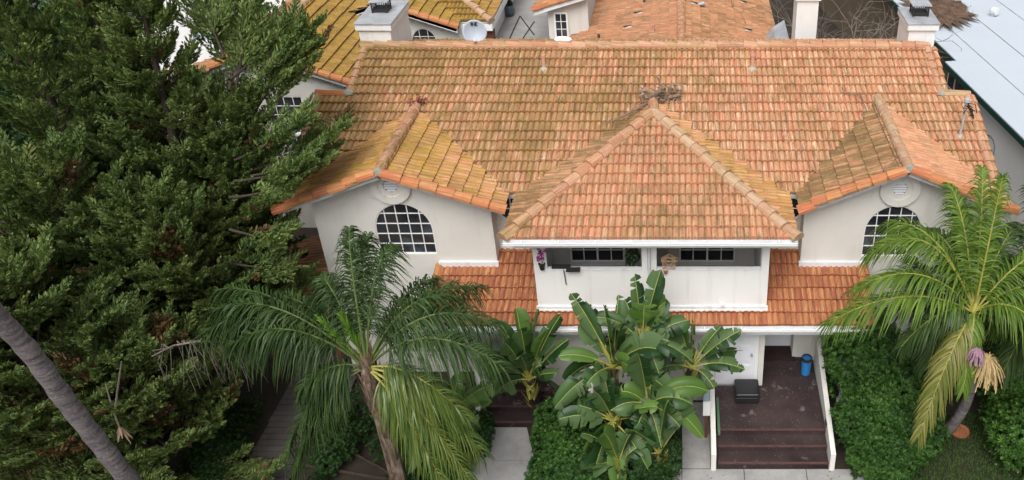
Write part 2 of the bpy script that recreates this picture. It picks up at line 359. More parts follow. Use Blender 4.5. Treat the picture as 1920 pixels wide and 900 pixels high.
def roof_plane(O, U, V, ulen, vlen, mat, parent, clips=(), lip=.07, deck=True, name='roof_tiles', cw=.285, ex=.345, deckmat='trim', dropout=0):
    """barrel tiles laid row by row on a sloping plane, the far side of each clip plane cut away"""
    O = Vector(O); U = Vector(U).normalized(); V = Vector(V).normalized(); Nn = U.cross(V).normalized()
    ns = 9; T = [k / (ns - 1) for k in range(ns)]; H = [.044 * abs(math.sin(2 * math.pi * t)) ** .8 for t in T]
    mb = MB()
    nr = int(math.ceil(vlen / ex)); nc = int(math.ceil(ulen / cw))
    for r in range(nr):
        rj = random.uniform(-.006, .006)
        for c in range(nc):
            if dropout and random.random() < dropout: continue
            u0 = c * cw + random.uniform(-.004, .004); v0 = r * ex + rj + random.gauss(0, .004); v1 = min((r + 1) * ex + .03, vlen)
            if v1 - v0 < .02: continue
            lift = lip + random.uniform(-.006, .01); sk = random.uniform(-.008, .008); ww = cw + .003
            lo = [O + U * (u0 + t * ww) + V * (v0 + sk * (t - .5)) + Nn * (lift + h) for t, h in zip(T, H)]
            lb = [O + U * (u0 + t * ww) + V * (v0 + sk * (t - .5) + .004) + Nn * (h * .6 - .014) for t, h in zip(T, H)]
            hi = [O + U * (u0 + t * ww) + V * v1 + Nn * h for t, h in zip(T, H)]
            vs = lo + hi + lb; fs = []; uvs = []
            for k in range(ns - 1):
                a, b = c + T[k], c + T[k + 1]
                fs.append((k, k + 1, ns + k + 1, ns + k)); uvs.append([(a, r), (b, r), (b, r + 1), (a, r + 1)])
                fs.append((2 * ns + k, 2 * ns + k + 1, k + 1, k)); uvs.append([(a, r), (b, r), (b, r), (a, r)])
            mb.add(vs, fs, uvs)
    me = bpy.data.meshes.new(name); me.from_pydata(mb.v, [], mb.f)
    me.uv_layers.new(name='UVMap').data.foreach_set('uv', np.array(mb.uv, dtype=np.float32).ravel())
    if clips:
        bm = bmesh.new(); bm.from_mesh(me); clip_bm(bm, clips); bm.to_mesh(me); bm.free()
    o = link_mesh(name, me, mat, parent)
    if deck:
        d = MB(); A = [O + U * a + V * b + Nn * h for h in (-.14, -.016) for a, b in ((0, 0), (ulen, 0), (ulen, vlen), (0, vlen))]
        d.add(A, [(3, 2, 1, 0), (4, 5, 6, 7), (0, 1, 5, 4), (1, 2, 6, 5), (2, 3, 7, 6), (3, 0, 4, 7)])
        m2 = bpy.data.meshes.new('roof_deck'); m2.from_pydata(d.v, [], d.f)
        if clips:
            bm = bmesh.new(); bm.from_mesh(m2); clip_bm(bm, clips, True); bm.to_mesh(m2); bm.free()
        link_mesh('roof_deck', m2, M[deckmat], parent)
    return o

def caps(a, b, mat, parent, r=.115, seg=.36, name='ridge_tiles', lift=.03, sag=.012, skip=()):
    """a row of overlapping half-round tiles from a (lower end) to b"""
    a = Vector(a); b = Vector(b); L = (b - a).length; d = (b - a) / L; n = max(1, round(L / seg)); s = L / n
    x = d.cross(Vector((0, 0, 1))).normalized(); up = x.cross(d).normalized(); mb = MB(); K = 9
    for i in range(n):
        if i in skip: continue
        off = x * random.uniform(-sag, sag) + up * (lift + random.uniform(-sag, sag) * .6); tw = random.uniform(-.03, .03)
        p0 = a + d * (i * s - .035) + off; p1 = a + d * ((i + 1) * s + .03) + off + x * tw * .3
        vs = []
        for p, rr, dz in ((p0, r * 1.12, .012), (p1, r * .9, -.01)):
            for k in range(K):
                t = math.pi * (-.08 + 1.16 * k / (K - 1)); vs.append(p + x * (math.cos(t) * rr) + up * (math.sin(t) * rr * .95 + dz))
        fs = [(k, k + 1, K + k + 1, K + k) for k in range(K - 1)] + [list(range(K)), [K + k for k in range(K)][::-1]]
        uv = [[(k / 4, i), ((k + 1) / 4, i), ((k + 1) / 4, i + 1), (k / 4, i + 1)] for k in range(K - 1)] + [[(0, i)] * K, [(0, i)] * K]
        mb.add(vs, fs, uv)
    return mb.build(name, mat, parent, smooth=False)

from mathutils.geometry import tessellate_polygon
def wall_panel(outline, holes, Y, mat, parent, depth=.12, flip=1, name='wall', axis='y', mb=None):
    """a flat wall in the XZ plane (axis y) or YZ plane (axis x) with window openings and their reveals"""
    def W(p, dd=0): return (p[0], Y + dd * flip, p[1]) if axis == 'y' else (Y + dd * flip, p[0], p[1])
    own = mb is None; mb = mb or MB(); loops = [[Vector((x, z, 0)) for x, z in outline]] + [[Vector((x, z, 0)) for x, z in h] for h in holes]
    tri = tessellate_polygon(loops); flat = [(p.x, p.y) for l in loops for p in l]
    mb.add([W(p) for p in flat], [tuple(t) for t in tri])
    for h in holes:
        n = len(h); mb.add([W(p) for p in h] + [W(p, depth) for p in h], [(i, (i + 1) % n, n + (i + 1) % n, n + i) for i in range(n)])
    return mb.build(name, mat, parent) if own else mb

def arch_pts(xc, wd, zb, zs, zt, n=22, grow=0):
    wd = wd / 2 + grow
    return [(xc - wd, zb - grow), (xc + wd, zb - grow)] + [(xc + wd * math.cos(math.pi * k / n), zs + (zt - zs + grow) * math.sin(math.pi * k / n)) for k in range(n + 1)]
def inside_arch(x, z, xc, wd, zb, zs, zt):
    if z <= zs: return z >= zb and abs(x - xc) <= wd / 2
    return ((x - xc) / (wd / 2)) ** 2 + ((z - zs) / (zt - zs)) ** 2 <= 1
def arch_window(xc, wd, zb, zs, zt, Y, cols, rows, parent, name='window'):
    pts = arch_pts(xc, wd, zb, zs, zt); inn = arch_pts(xc, wd - .045, zb + .022, zs, zt - .022); n = len(pts)
    y0 = Y + .02; y1 = Y + .09
    mb = MB(); V = [(x, y, z) for y in (y0, y1) for x, z in pts] + [(x, y, z) for y in (y0, y1) for x, z in inn]
    fs = []
    for i in range(n):
        j = (i + 1) % n; fs += [(i, j, 2 * n + j, 2 * n + i), (2 * n + i, 2 * n + j, 3 * n + j, 3 * n + i), (n + i, 3 * n + i, 3 * n + j, n + j)]
    mb.add(V, fs)
    for c in range(1, cols):
        x = xc - wd / 2 + wd * c / cols; zz = zs + (zt - zs) * math.sqrt(max(0, 1 - ((x - xc) / (wd / 2)) ** 2)); mb.box(x - .010, x + .010, Y + .035, Y + .075, zb, zz - .01)
    for r_ in range(1, rows):
        z = zb + (zt - zb) * r_ / rows; hw = wd / 2 if z <= zs else wd / 2 * math.sqrt(1 - ((z - zs) / (zt - zs)) ** 2); mb.box(xc - hw + .01, xc + hw - .01, Y + .038, Y + .072, z - .010, z + .010)
    f = mb.build(name, M['white'], parent)
    g = MB(); g.prism([(x, Y + .058, z) for x, z in arch_pts(xc, wd - .02, zb + .01, zs, zt - .01)], (0, .006, 0)); g.build('pane', M['glass'], f)
    return f
def rect_window(x0, x1, z0, z1, Y, cols, rows, parent, sash=1, fr=.05, name='window', mat='white', face=1):
    """frame, glazing bars and pane in a wall facing -Y (face=1)"""
    mb = MB(); ya, yb = sorted((Y + .01 * face, Y + .07 * face))
    mb.box(x0, x0 + fr, ya, yb, z0, z1); mb.box(x1 - fr, x1, ya, yb, z0, z1); mb.box(x0 + fr, x1 - fr, ya, yb, z0, z0 + fr); mb.box(x0 + fr, x1 - fr, ya, yb, z1 - fr, z1)
    ym, yn = sorted((Y + .025 * face, Y + .055 * face))
    for s in range(1, sash): x = x0 + (x1 - x0) * s / sash; mb.box(x - fr / 2, x + fr / 2, ya, yb, z0 + fr, z1 - fr)
    for c in range(1, cols):
        x = x0 + (x1 - x0) * c / cols
        if sash > 1 and abs(((x - x0) / (x1 - x0) * sash) % 1) < 1e-3: continue
        mb.box(x - .012, x + .012, ym, yn, z0 + fr, z1 - fr)
    for r_ in range(1, rows): z = z0 + fr + (z1 - z0 - 2 * fr) * r_ / rows; mb.box(x0 + fr, x1 - fr, ym + .002, yn - .002, z - .012, z + .012)
    f = mb.build(name, M[mat], parent); yp, yq = sorted((Y + .04 * face, Y + .046 * face))
    box_part('pane', (x0 + fr * .5, x1 - fr * .5, yp, yq, z0 + fr * .5, z1 - fr * .5), M['glass'], f)
    return f
def panel_door(x0, x1, z0, z1, Y, parent, rows=3, handle_side=1):
    mb = MB(); mb.box(x0, x1, Y - .03, Y + .02, z0, z1); cw_ = (x1 - x0 - .3) / 2
    for c in range(2):
        for r_ in range(rows):
            a = x0 + .1 + c * (cw_ + .1); h = (z1 - z0 - .1 * (rows + 1)) / rows; b = z0 + .1 + r_ * (h + .1)
            mb.box(a, a + cw_, Y - .042, Y - .03, b, b + h); mb.box(a + .04, a + cw_ - .04, Y - .052, Y - .042, b + .04, b + h - .04)
    d = mb.build('door', M['door'], parent); hx = x1 - .08 if handle_side > 0 else x0 + .08
    MB().lathe((hx, Y - .03, z0 + .98), [(.03, 0), (.03, .012), (.012, .02), (.012, .05), (.03, .055), (.03, .08), (.0, .085)], 12, (0, -1, 0)).build('handle', M['sheet'], d)
    f = MB(); f.box(x0 - .09, x0, Y - .05, Y + .02, z0, z1 + .09); f.box(x1, x1 + .09, Y - .05, Y + .02, z0, z1 + .09); f.box(x0, x1, Y - .05, Y + .02, z1, z1 + .09)
    f.build('door_frame', M['white'], parent); return d

# ------------------------------------------------------------------ ground
def sheet(name, x0, x1, y0, y1, z, mat, nx=2, ny=2, kind='structure'):
    m = MB(); m.add([(x0, y0, z), (x1, y0, z), (x1, y1, z), (x0, y1, z)], [(0, 1, 2, 3)]); return tag(m.build(name, mat), kind=kind)
sheet('ground', -500, 500, -400, 900, 0, M['soil'])
g_ = MB()
g_.box(-400, 400, 60, 700, .004, .01); tag(g_.build('road', M['asphalt']), kind='structure')
MB().box(-40, -20.6, 28, 60, .01, .02).build('car_park', M['asphalt'])['kind'] = 'structure'
# concrete path at the foot of both stairs, with joints
def slabs(name, rects, z, mat):
    m = MB()
    for x0, x1, y0, y1 in rects: m.box(x0 + .008, x1 - .008, y0 + .008, y1 - .008, z - .1, z)
    return tag(m.build(name, mat), kind='structure')
slabs('front_path', [(.02 + i * 1.45, .02 + (i + 1) * 1.45, 12.2, 14.75) for i in range(-1, 3)] + [(4.37, 9, 11.5, 13.2)], .03, M['concrete'])
slabs('side_strip', [(.02, .70, 14.77, 15.9), (.02, .70, 15.9, 17.0)], .034, M['concrete'])
pm = MB(); zz = .03
a = [P(885, 803, Z=zz), P(985, 803, Z=zz), P(1004, 905, Z=zz), P(893, 905, Z=zz)]
pj = P(925, 862, Z=zz); pk = P(1003, 864, Z=zz); pl_ = P(918, 905, Z=zz)
def poly_slab(mb, pts, zt=.03):
    c = sum(pts, Vector()) / len(pts); q = [c + (p - c) * .992 for p in pts]; mb.prism([(p.x, p.y, zt - .1) for p in q], (0, 0, .1))
poly_slab(pm, [P(882, 801, Z=zz), P(988, 801, Z=zz), pk, pj]); poly_slab(pm, [pj, pk, P(1012, 1050, Z=zz), P(890, 1050, Z=zz)])
poly_slab(pm, [P(870, 780, Z=zz), P(884, 801, Z=zz), pj, pl_, P(860, 960, Z=zz)])
tag(pm.build('front_path', M['concrete']), kind='structure')
# timber walkway beside the house
bw = MB()
for i in range(34):
    y = 13.0 + i * .2; bw.box(-10.18 + random.uniform(-.02, .02), -9.0 + random.uniform(-.02, .02), y, y + .180, .10, .14 + random.uniform(-.004, .004))
    if i > 12: bw.box(-8.95, -8.5 + random.uniform(-.02, .02), y, y + .180, .10, .14)
tag(bw.build('boardwalk', M['board']), kind='structure')

# ------------------------------------------------------------------ the townhouse
H = thing('townhouse', 'cream stucco townhouse with orange clay tile roofs, arched gable windows and central balcony', 'house', (-.8, 21, 0))
SM = .3353                                                     # slope of the main roof
ZE = 5.27; YE = 18.5; YR = 23.6; ZR = ZE + SM * (YR - YE)
Vm = Vector((0, 1, SM)).normalized(); step = 10 * .345; Ys = YE + step * Vm.y; Zs = ZE + step * Vm.z
def mainz(y): return ZE + SM * (y - YE)
front = thing('main_roof', None, None, (0, 0, 0)); front.parent = H; 
bpy.data.objects.remove(front)
def sub(name):                                                  # a part that gathers sub-parts of one roof: an empty at the thing's base
    o = bpy.data.objects.new(name, None); C.objects.link(o); o.parent = H; return o
main_roof = sub('main_roof'); left_gable = sub('gable_roof'); right_gable = sub('gable_roof'); hip_roof = sub('hip_roof'); porch_roof = sub('porch_roof')
roof_plane((-9.43, YE, ZE), (1, 0, 0), Vm, 16.92, step, M['tile_main'], main_roof)
roof_plane((-8.67, Ys, Zs), (1, 0, 0), Vm, 15.42, (YR - Ys) / Vm.y, M['tile_main'], main_roof)
roof_plane((6.75, 27.4, ZR - SM * (27.4 - YR)), (-1, 0, 0), Vector((0, -1, SM)), 15.42, (27.4 - YR) / Vm.y, M['tile_main'], main_roof)
caps((-8.72, YR, ZR + .02), (6.8, YR, ZR + .02), M['cap'], main_roof, r=.125, seg=.36)
for x in (-8.67, 6.75): caps((x, Ys, Zs), (x, YR, ZR), M['cap'], main_roof, r=.1, seg=.345, name='rake_tiles')
for x in (-9.43, 7.49): caps((x, YE, ZE), (x, Ys, Zs), M['cap'], main_roof, r=.1, seg=.345, name='rake_tiles')
caps((-9.5, Ys + .02, Zs), (-8.72, Ys + .02, Zs), M['cap_orange'], main_roof, r=.11, seg=.8)
caps((6.82, Ys + .02, Zs), (7.52, Ys + .02, Zs), M['cap_pale'], main_roof, r=.11, seg=.8)
for x in (-8.68, 6.78): MB().lathe((x, Ys + .02, Zs + .05), [(.14, 0), (.13, .05), (.07, .1)], 10).build('mortar', M['mortar'], main_roof)
# body of the house
w_ = MB(); w_.box(-8.7, 7.0, 18.7, 21.7, 0, 5.12); w_.box(-8.2, 6.3, 21.7, 27.0, 0, 5.1); w_.build('wall', M['stucco'], H)
for x, s in ((-8.2, -1), (6.3, 1)):                            # end gables under the ridge
    MB().prism([(x, 21.7, 5.1), (x, 27.0, 5.1), (x, 27.0, 5.6), (x, YR, ZR - .15), (x, 21.7, Zs - .2)], (-.15 * s, 0, 0)).build('wall', M['stucco'], H)
# gables
def gable(xc, xl, xr, zp, Yf, zl, zr_, par, mcap, swin, mats=(None, None)):
    sl = (zp - zl) / (xc - xl); sr = (zp - zr_) / (xr - xc); Yb = YE + (zp - ZE) / SM + .3
    cl = [((0, YE, ZE + .07), (0, SM, -1))]                       # stop at the main roof plane
    roof_plane((xl, Yb, zl), (0, -1, 0), (1, 0, sl), Yb - Yf, math.hypot(xc - xl, zp - zl), mats[0], par, cl, lip=.05)
    roof_plane((xr, Yf, zr_), (0, 1, 0), (-1, 0, sr), Yb - Yf, math.hypot(xr - xc, zp - zr_), mats[1], par, cl, lip=.045)
    caps((xc, Yf - .03, zp + .02), (xc, YE + (zp - ZE) / SM, zp + .02), mcap, par, r=.12, seg=.34)
    MB().lathe((xc, Yf - .05, zp + .06), [(.10, 0), (.10, .03), (.08, .035)], 14, (0, -1, 0)).build('mortar', M['mortar'], par)
    caps((xl, Yf - .01, zl - .02), (xc - .06, Yf - .01, zp - .04), M['cap_orange'], par, r=.135, seg=.38, name='rake_tiles', sag=.03)
    caps((xr, Yf - .01, zr_ - .02), (xc + .06, Yf - .01, zp - .04), M['cap_orange'], par, r=.135, seg=.38, name='rake_tiles', sag=.02)
    f = MB()                                                     # barge boards
    for a_, b_ in (((xl, zl), (xc, zp)), ((xc, zp), (xr, zr_))):
        f.prism([(a_[0], Yf + .01, a_[1] - .135), (b_[0], Yf + .01, b_[1] - .135), (b_[0], Yf + .01, b_[1] - .04), (a_[0], Yf + .01, a_[1] - .04)], (0, .04, 0))
    f.build('barge_board', M['trim'], par)
def gable_wall(xc, zp, x0, x1, Yw, sl, sr, win, vent, drop=.2):
    zt = lambda x: zp - drop - (sl * (xc - x) if x < xc else sr * (x - xc))
    out = [(x0, 0), (x1, 0), (x1, zt(x1)), (xc, zt(xc)), (x0, zt(x0))]
    xw, wd, zb, zs, ztop = win
    wall_panel(out, [arch_pts(xw, wd, zb, zs, ztop)], Yw, M['stucco'], H)
    for x in (x0, x1):
        s = MB(); s.add([(x, Yw, 0), (x, 18.72, 0), (x, 18.72, zt(x)), (x, Yw, zt(x))], [(0, 1, 2, 3)]); s.build('wall', M['stucco'], H)
    arch_window(xw, wd, zb, zs, ztop, Yw, 5, 5, H)
    vx, vz = vent; v = MB()
    for r0, r1, t in ((.29, .47, .08), (.17, .29, .045)):
        n = 40; V = []
        for rr, yy in ((r0, Yw), (r0, Yw - t), (r1, Yw - t), (r1, Yw)):
            V += [(vx + rr * math.cos(2 * math.pi * k / n), yy, vz + rr * math.sin(2 * math.pi * k / n)) for k in range(n)]
        v.add(V, [(q * n + k, q * n + (k + 1) % n, (q + 1) * n + (k + 1) % n, (q + 1) * n + k) for q in range(3) for k in range(n)])
    vt = v.build('round_vent', M['stucco'], H); l = MB(); l.mi = 1
    l.lathe((vx, Yw - .003, vz), [(.17, 0), (.17, .002)], 28, (0, -1, 0)); l.mi = 0
    for k in range(5):
        z = vz - .13 + k * .065; hw = math.sqrt(.165 ** 2 - (z - vz) ** 2); l.prism([(vx - hw, Yw - .006, z + .02), (vx - hw, Yw - .03, z - .02), (vx - hw, Yw - .022, z - .028), (vx - hw, Yw - .002, z + .01)], (2 * hw, 0, 0))
    lv = l.build('louvre', [M['gutter'], M['dark']], vt)
    for o in (vt, lv): clip_obj(o, [((xc, 0, zp - .14), (-sl, 0, 1)), ((xc, 0, zp - .14), (sr, 0, 1))])
gable(-6.81, -9.33, -4.09, 6.23, 17.8, 5.27, 5.27, left_gable, M['cap'], None, (M['tile_gable'], M['tile_gable']))
gable_wall(-6.81, 6.23, -8.7, -4.5, 18.2, .381, .353, (-6.63, 1.38, 3.77, 4.45, 5.19), (-6.74, 5.70))
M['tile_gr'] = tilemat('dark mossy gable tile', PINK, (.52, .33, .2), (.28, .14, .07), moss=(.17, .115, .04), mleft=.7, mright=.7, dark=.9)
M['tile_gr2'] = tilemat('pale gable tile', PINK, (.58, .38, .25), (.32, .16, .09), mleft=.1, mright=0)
gable(5.10, 2.75, 7.68, 6.32, 17.8, 5.27, 5.24, right_gable, M['cap_pale'], None, (M['tile_gr'], M['tile_gr2']))
gable_wall(5.10, 6.32, 2.92, 7.0, 18.2, .447, .419, (5.08, 1.38, 3.70, 4.40, 5.13), (5.09, 5.62))
# hip roof over the balcony
hx0, hx1, hxc, hy, hz = -3.89, 2.54, -.70, 16.55, 5.25; ay = 20.8; az = 6.30
sf = (az - hz) / (ay - hy); ssl = (az - hz) / (hxc - hx0); ssr = (az - hz) / (hx1 - hxc); yb = YE + (az - ZE) / SM
hl, hr = Vector((hxc - hx0, ay - hy, az - hz)), Vector((hxc - hx1, ay - hy, az - hz))
nl = Vector((-hl.y, hl.x, 0)); nr_ = Vector((-hr.y, -(-hr.x), 0)); nr_ = Vector((hr.y, -hr.x, 0))
mcl = ((0, YE, ZE + .07), (0, SM, -1))
roof_plane((hx0, hy, hz), (1, 0, 0), (0, 1, sf), hx1 - hx0, math.hypot(ay - hy, az - hz), M['tile_hip'], hip_roof, [((hx0, hy, hz), nl), ((hx1, hy, hz), nr_)])
roof_plane((hx0, yb + .3, hz), (0, -1, 0), (1, 0, ssl), yb + .3 - hy, math.hypot(hxc - hx0, az - hz), M['tile_gr'], hip_roof, [((hx0, hy, hz), -nl), mcl])
roof_plane((hx1, hy, hz), (0, 1, 0), (-1, 0, ssr), yb + .3 - hy, math.hypot(hx1 - hxc, az - hz), M['tile_gable'], hip_roof, [((hx1, hy, hz), -nr_), mcl])
caps((hx0, hy + .02, hz + .02), (hxc, ay, az + .02), M['cap'], hip_roof, r=.145, seg=.42, sag=.022)
caps((hx1, hy + .02, hz + .02), (hxc, ay, az + .02), M['cap_pale'], hip_roof, r=.145, seg=.42, sag=.022)
caps((hxc, ay - .02, az + .04), (hxc, yb, az + .04), M['cap'], hip_roof, r=.12, seg=.36)
MB().lathe((hxc, ay, az + .06), [(.13, 0), (.12, .07), (.05, .11)], 10).build('mortar', M['mortar'], hip_roof)
def gutter(x0, x1, y, z, name='gutter', par=H, sp=.92):
    g = MB(); g.box(x0, x1, y - .02, y, z - .09, z); g.box(x0, x1, y - .11, y - .02, z - .09, z - .078); g.mi = 1; g.box(x0, x1, y - .125, y - .11, z - .09, z - .035); g.box(x0, x1, y - .135, y - .11, z - .034, z - .024); g.mi = 0
    for x in (x0, x1 - .012): g.box(x, x + .012, y - .11, y - .02, z - .078, z - .02)
    g.mi = 1
    n = int((x1 - x0) / sp)
    for i in range(n + 1): x = x0 + (i + .5) * (x1 - x0) / (n + 1); g.box(x - .009, x + .009, y - .12, y, z - .02, z - .014)
    return g.build(name, [M['gutter'], M['white']], par)
gutter(-3.9, 2.55, hy + .0, hz + .01)
sf_ = MB(); sf_.box(-3.8, 2.45, hy + .01, hy + .05, hz - .17, hz - .03); sf_.build('fascia', M['trim'], H)
box_part('soffit', (-3.7, 2.4, hy + .05, 18.7, hz - .24, hz - .2), M['stucco_white'], H)
# balcony
B0, B1 = -3.38, 2.02; bal = sub('balcony')
b = MB(); b.box(B0, B1, 17.0, 17.10, 3.0, 4.13)
b.box(B0, B0 + .18, 17.10, 18.7, 3.0, hz - .2); b.box(B1 - .18, B1, 17.10, 18.7, 3.0, hz - .2)
b.box(B0, B0 + .30, 17.0, 17.10, 4.13, hz - .2); b.box(B1 - .17, B1, 17.0, 17.10, 4.13, hz - .2)
b.box(-.90, -.77, 16.99, 17.10, 4.13, hz - .2); b.box(-.69, -.56, 16.99, 17.10, 4.13, hz - .2); b.box(-.77, -.69, 17.04, 17.10, 4.13, hz - .2)
b.box(-.80, -.66, 17.10, 18.69, 3.1, hz - .2)
b.build('parapet', M['stucco_white'], bal)
box_part('balcony_floor', (B0 + .18, B1 - .18, 17.10, 18.7, 2.86, 3.08), M['brownfloor'], bal)
c_ = MB(); c_.box(B0 + .3, -.9, 16.985, 17.12, 4.13, 4.155); c_.box(-.56, B1 - .17, 16.985, 17.12, 4.13, 4.155); c_.build('coping', M['trim'], bal)
t_ = MB(); t_.box(B0 - .03, B1 + .03, 16.95, 17.0, 3.0, 3.12); t_.box(B0 - .03, B1 + .03, 16.92, 16.95, 2.99, 3.03); t_.build('base_trim', M['trim'], bal)
dn = MB(); dn.tube([(-.73, 16.96, 5.1), (-.73, 16.96, 3.14), (-.73, 16.88, 3.02)], .028, 8); dn.box(-.79, -.67, 16.92, 16.99, 4.88, 4.98); dn.build('downpipe', M['gutter'], bal); box_part('floor_drain', (.93, 1.02, 16.9, 16.99, 3.13, 3.2), M['gutter'], bal)
# dado and dark clutter line behind the parapet, sliding windows
for x0, x1 in ((-2.76, -1.40), (-.05, 1.35)):
    f = rect_window(x0, x1, 3.27, 4.9, 18.66, 4, 5, bal, sash=2, face=-1, fr=.045)
# upper wall windows tucked beside the hip roof
def round_window(xc, zc, r, Yw):
    n = 28; g = MB(); V = []
    for rr, yy in ((r, Yw), (r, Yw - .04), (r - .04, Yw - .04), (r - .04, Yw)): V += [(xc + rr * math.cos(2 * math.pi * k / n), yy, zc + rr * math.sin(2 * math.pi * k / n)) for k in range(n)]
    g.add(V, [(q * n + k, q * n + (k + 1) % n, (q + 1) * n + (k + 1) % n, (q + 1) * n + k) for q in range(3) for k in range(n)])
    g.box(xc - .012, xc + .012, Yw - .03, Yw - .012, zc - r + .03, zc + r - .03); g.box(xc - r + .03, xc + r - .03, Yw - .028, Yw - .014, zc - .012, zc + .012)
    f = g.build('round_window', M['white'], H); MB().lathe((xc, Yw - .004, zc), [(r - .03, 0), (r - .03, .004)], n, (0, -1, 0)).build('pane', M['glass'], f)
round_window(-4.12, 4.78, .34, 18.7); round_window(2.62, 4.78, .34, 18.7)
for dm_ in ((-5.92, -4.46, 18.12, 18.198, 3.44, 3.58), (2.88, 4.48, 18.12, 18.198, 3.44, 3.58), (-4.49, B0 - .01, 18.6, 18.697, 3.60, 3.76), (B1 + .01, 2.91, 18.6, 18.697, 3.60, 3.76)):
    box_part('flashing', dm_, M['trim'], H)
# porch roof
sp_ = .4; Vp = Vector((0, 1, sp_)); px0, px1 = -5.93, 4.40; pz = 2.80; py0 = 16.6
roof_plane((px0, py0, pz), (1, 0, 0), Vp, B0 - px0, math.hypot(2.1, .84), M['tile_low'], porch_roof)
roof_plane((B1, py0, pz), (1, 0, 0), Vp, px1 - B1, math.hypot(2.1, .84), M['tile_low'], porch_roof)
roof_plane((B0 + .003, py0, pz), (1, 0, 0), Vp, B1 - B0 - .006, math.hypot(.43, .172), M['tile_low'], porch_roof)
caps((px1, py0, pz), (px1, 18.18, pz + sp_ * 1.58), M['cap_orange'], porch_roof, r=.1, seg=.36, name='rake_tiles')
caps((px0, py0, pz), (px0, 18.18, pz + sp_ * 1.58), M['cap_orange'], porch_roof, r=.1, seg=.36, name='rake_tiles')
gutter(px0 - .02, px1 + .05, py0 + .01, pz + .01)
box_part('fascia', (px0, px1, py0 + .02, py0 + .06, pz - .26, pz - .05), M['trim'], H)
box_part('soffit', (px0 + .05, px1 - .05, py0 + .06, 18.68, pz - .26, pz - .22), M['stucco_white'], H)
# ground floor: door block under the balcony, recessed entries, columns
FL = .51
gb = MB(); gb.box(-3.38, .86, 17.1, 18.69, 0, pz - .26); gb.box(1.92, 2.05, 17.1, 18.69, 0, pz - .26); gb.box(.86, 1.92, 17.2, 18.69, 0, pz - .26)
gb.build('wall', M['stucco'], H)
panel_door(.95, 1.83, FL, FL + 2.0, 17.19, H); panel_door(2.16, 2.96, FL, FL + 2.0, 18.69, H, handle_side=-1)
panel_door(-4.4, -3.6, FL, FL + 2.0, 18.69, H)
an = MB(); an.prism([(3.0, 18.69, 0), (3.42, 18.15, 0), (3.6, 18.15, 0), (3.6, 18.69, 0)], (0, 0, pz - .26)); an.build('wall', M['stucco'], H)
aw = MB(); d_ = Vector((.42, -.54, 0)).normalized(); nn = Vector((-d_.y, d_.x, 0)) * -1; base = Vector((3.0, 18.69, 0))
q0 = base + d_ * .16 + nn * .02; q1 = base + d_ * .56 + nn * .02
for k in range(5): q = q0.lerp(q1, k / 4); aw.bar(q + Vector((0, 0, 1.4)), q + Vector((0, 0, 2.3)), .03, .03)
aw.bar(q0 + Vector((0, 0, 1.4)), q1 + Vector((0, 0, 1.4)), .04, .04); aw.bar(q0 + Vector((0, 0, 2.3)), q1 + Vector((0, 0, 2.3)), .04, .04)
awf = aw.build('window', M['white'], H); MB().prism([q0 + Vector((0, 0, 1.4)), q1 + Vector((0, 0, 1.4)), q1 + Vector((0, 0, 2.3)), q0 + Vector((0, 0, 2.3))], -nn * .01 / .02 * .02).build('pane', M['glass'], awf)
for x in (-5.65, -5.0): MB().lathe((x, 17.0, 0), [(.2, 0), (.2, .1), (.15, .14), (.14, 2.4), (.19, 2.45), (.19, 2.53)], 16).build('column', M['stucco_white'], H, smooth=False)
MB().lathe((4.15, 17.0, 0), [(.2, 0), (.2, .1), (.15, .14), (.14, 2.4), (.19, 2.45), (.19, 2.53)], 16).build('column', M['stucco_white'], H)
# arch lintel at the left entry
box_part('lintel', (-5.9, -3.4, 16.92, 17.08, 2.2, 2.53), M['stucco_white'], H)
box_part('post', (.10, .17, 16.92, 16.99, 0, 2.54), M['stucco_white'], H)
# porches
def porch(x0, x1, ys, yb_, treads):
    f = MB(); f.box(x0, x1, ys, yb_, 0, FL); f.build('porch_floor', M['brownfloor'], H)
    st = MB()
    for i in range(treads):
        z = FL - (i + 1) * FL / (treads + 1); st.box(x0, x1, ys - (i + 1) * .37, ys - i * .37, 0, z)
        st.box(x0, x1, ys - (i + 1) * .37 - .025, ys - (i + 1) * .37 + .03, z + .001, z + .015) if False else None
    st.build('steps', M['brownfloor'], H)
    for i in range(treads + 1):
        z = FL - i * FL / (treads + 1); box_part('step_nosing', (x0, x1, ys - i * .37 - .03, ys - i * .37 + .02, z - .02, z + .012), M['nosing'], H)
porch(.86, 3.45, 15.55, 17.095, 2); porch(2.05, 3.0, 17.095, 18.68, 0) if False else None
box_part('porch_floor', (2.05, 3.45, 17.095, 18.68, 0, FL - .002), M['brownfloor'], H)
porch(-4.85, -2.3, 16.9, 17.095, 2); box_part('porch_floor', (-4.85, -3.39, 17.095, 18.68, 0, FL - .002), M['brownfloor'], H)
def stair_wall(x, y0, y1, z0, z1, t=.115, fl=0):
    MB().prism([(x, y0, 0), (x, y1, 0), (x + fl, y1, z1), (x + fl, y0, z0)], (t, 0, 0)).build('stair_wall', M['stucco'], H)
stair_wall(.70, 14.7, 17.08, .55, 1.25); stair_wall(3.46, 14.7, 17.95, .55, 1.35)
stair_wall(-5.02, 16.1, 18.1, .55, 1.25); stair_wall(-2.28, 16.1, 17.08, .55, 1.25)
box_part('house_number_plate', (3.44, 3.46, 15.5, 15.68, .62, .74), M['blackm'], H)
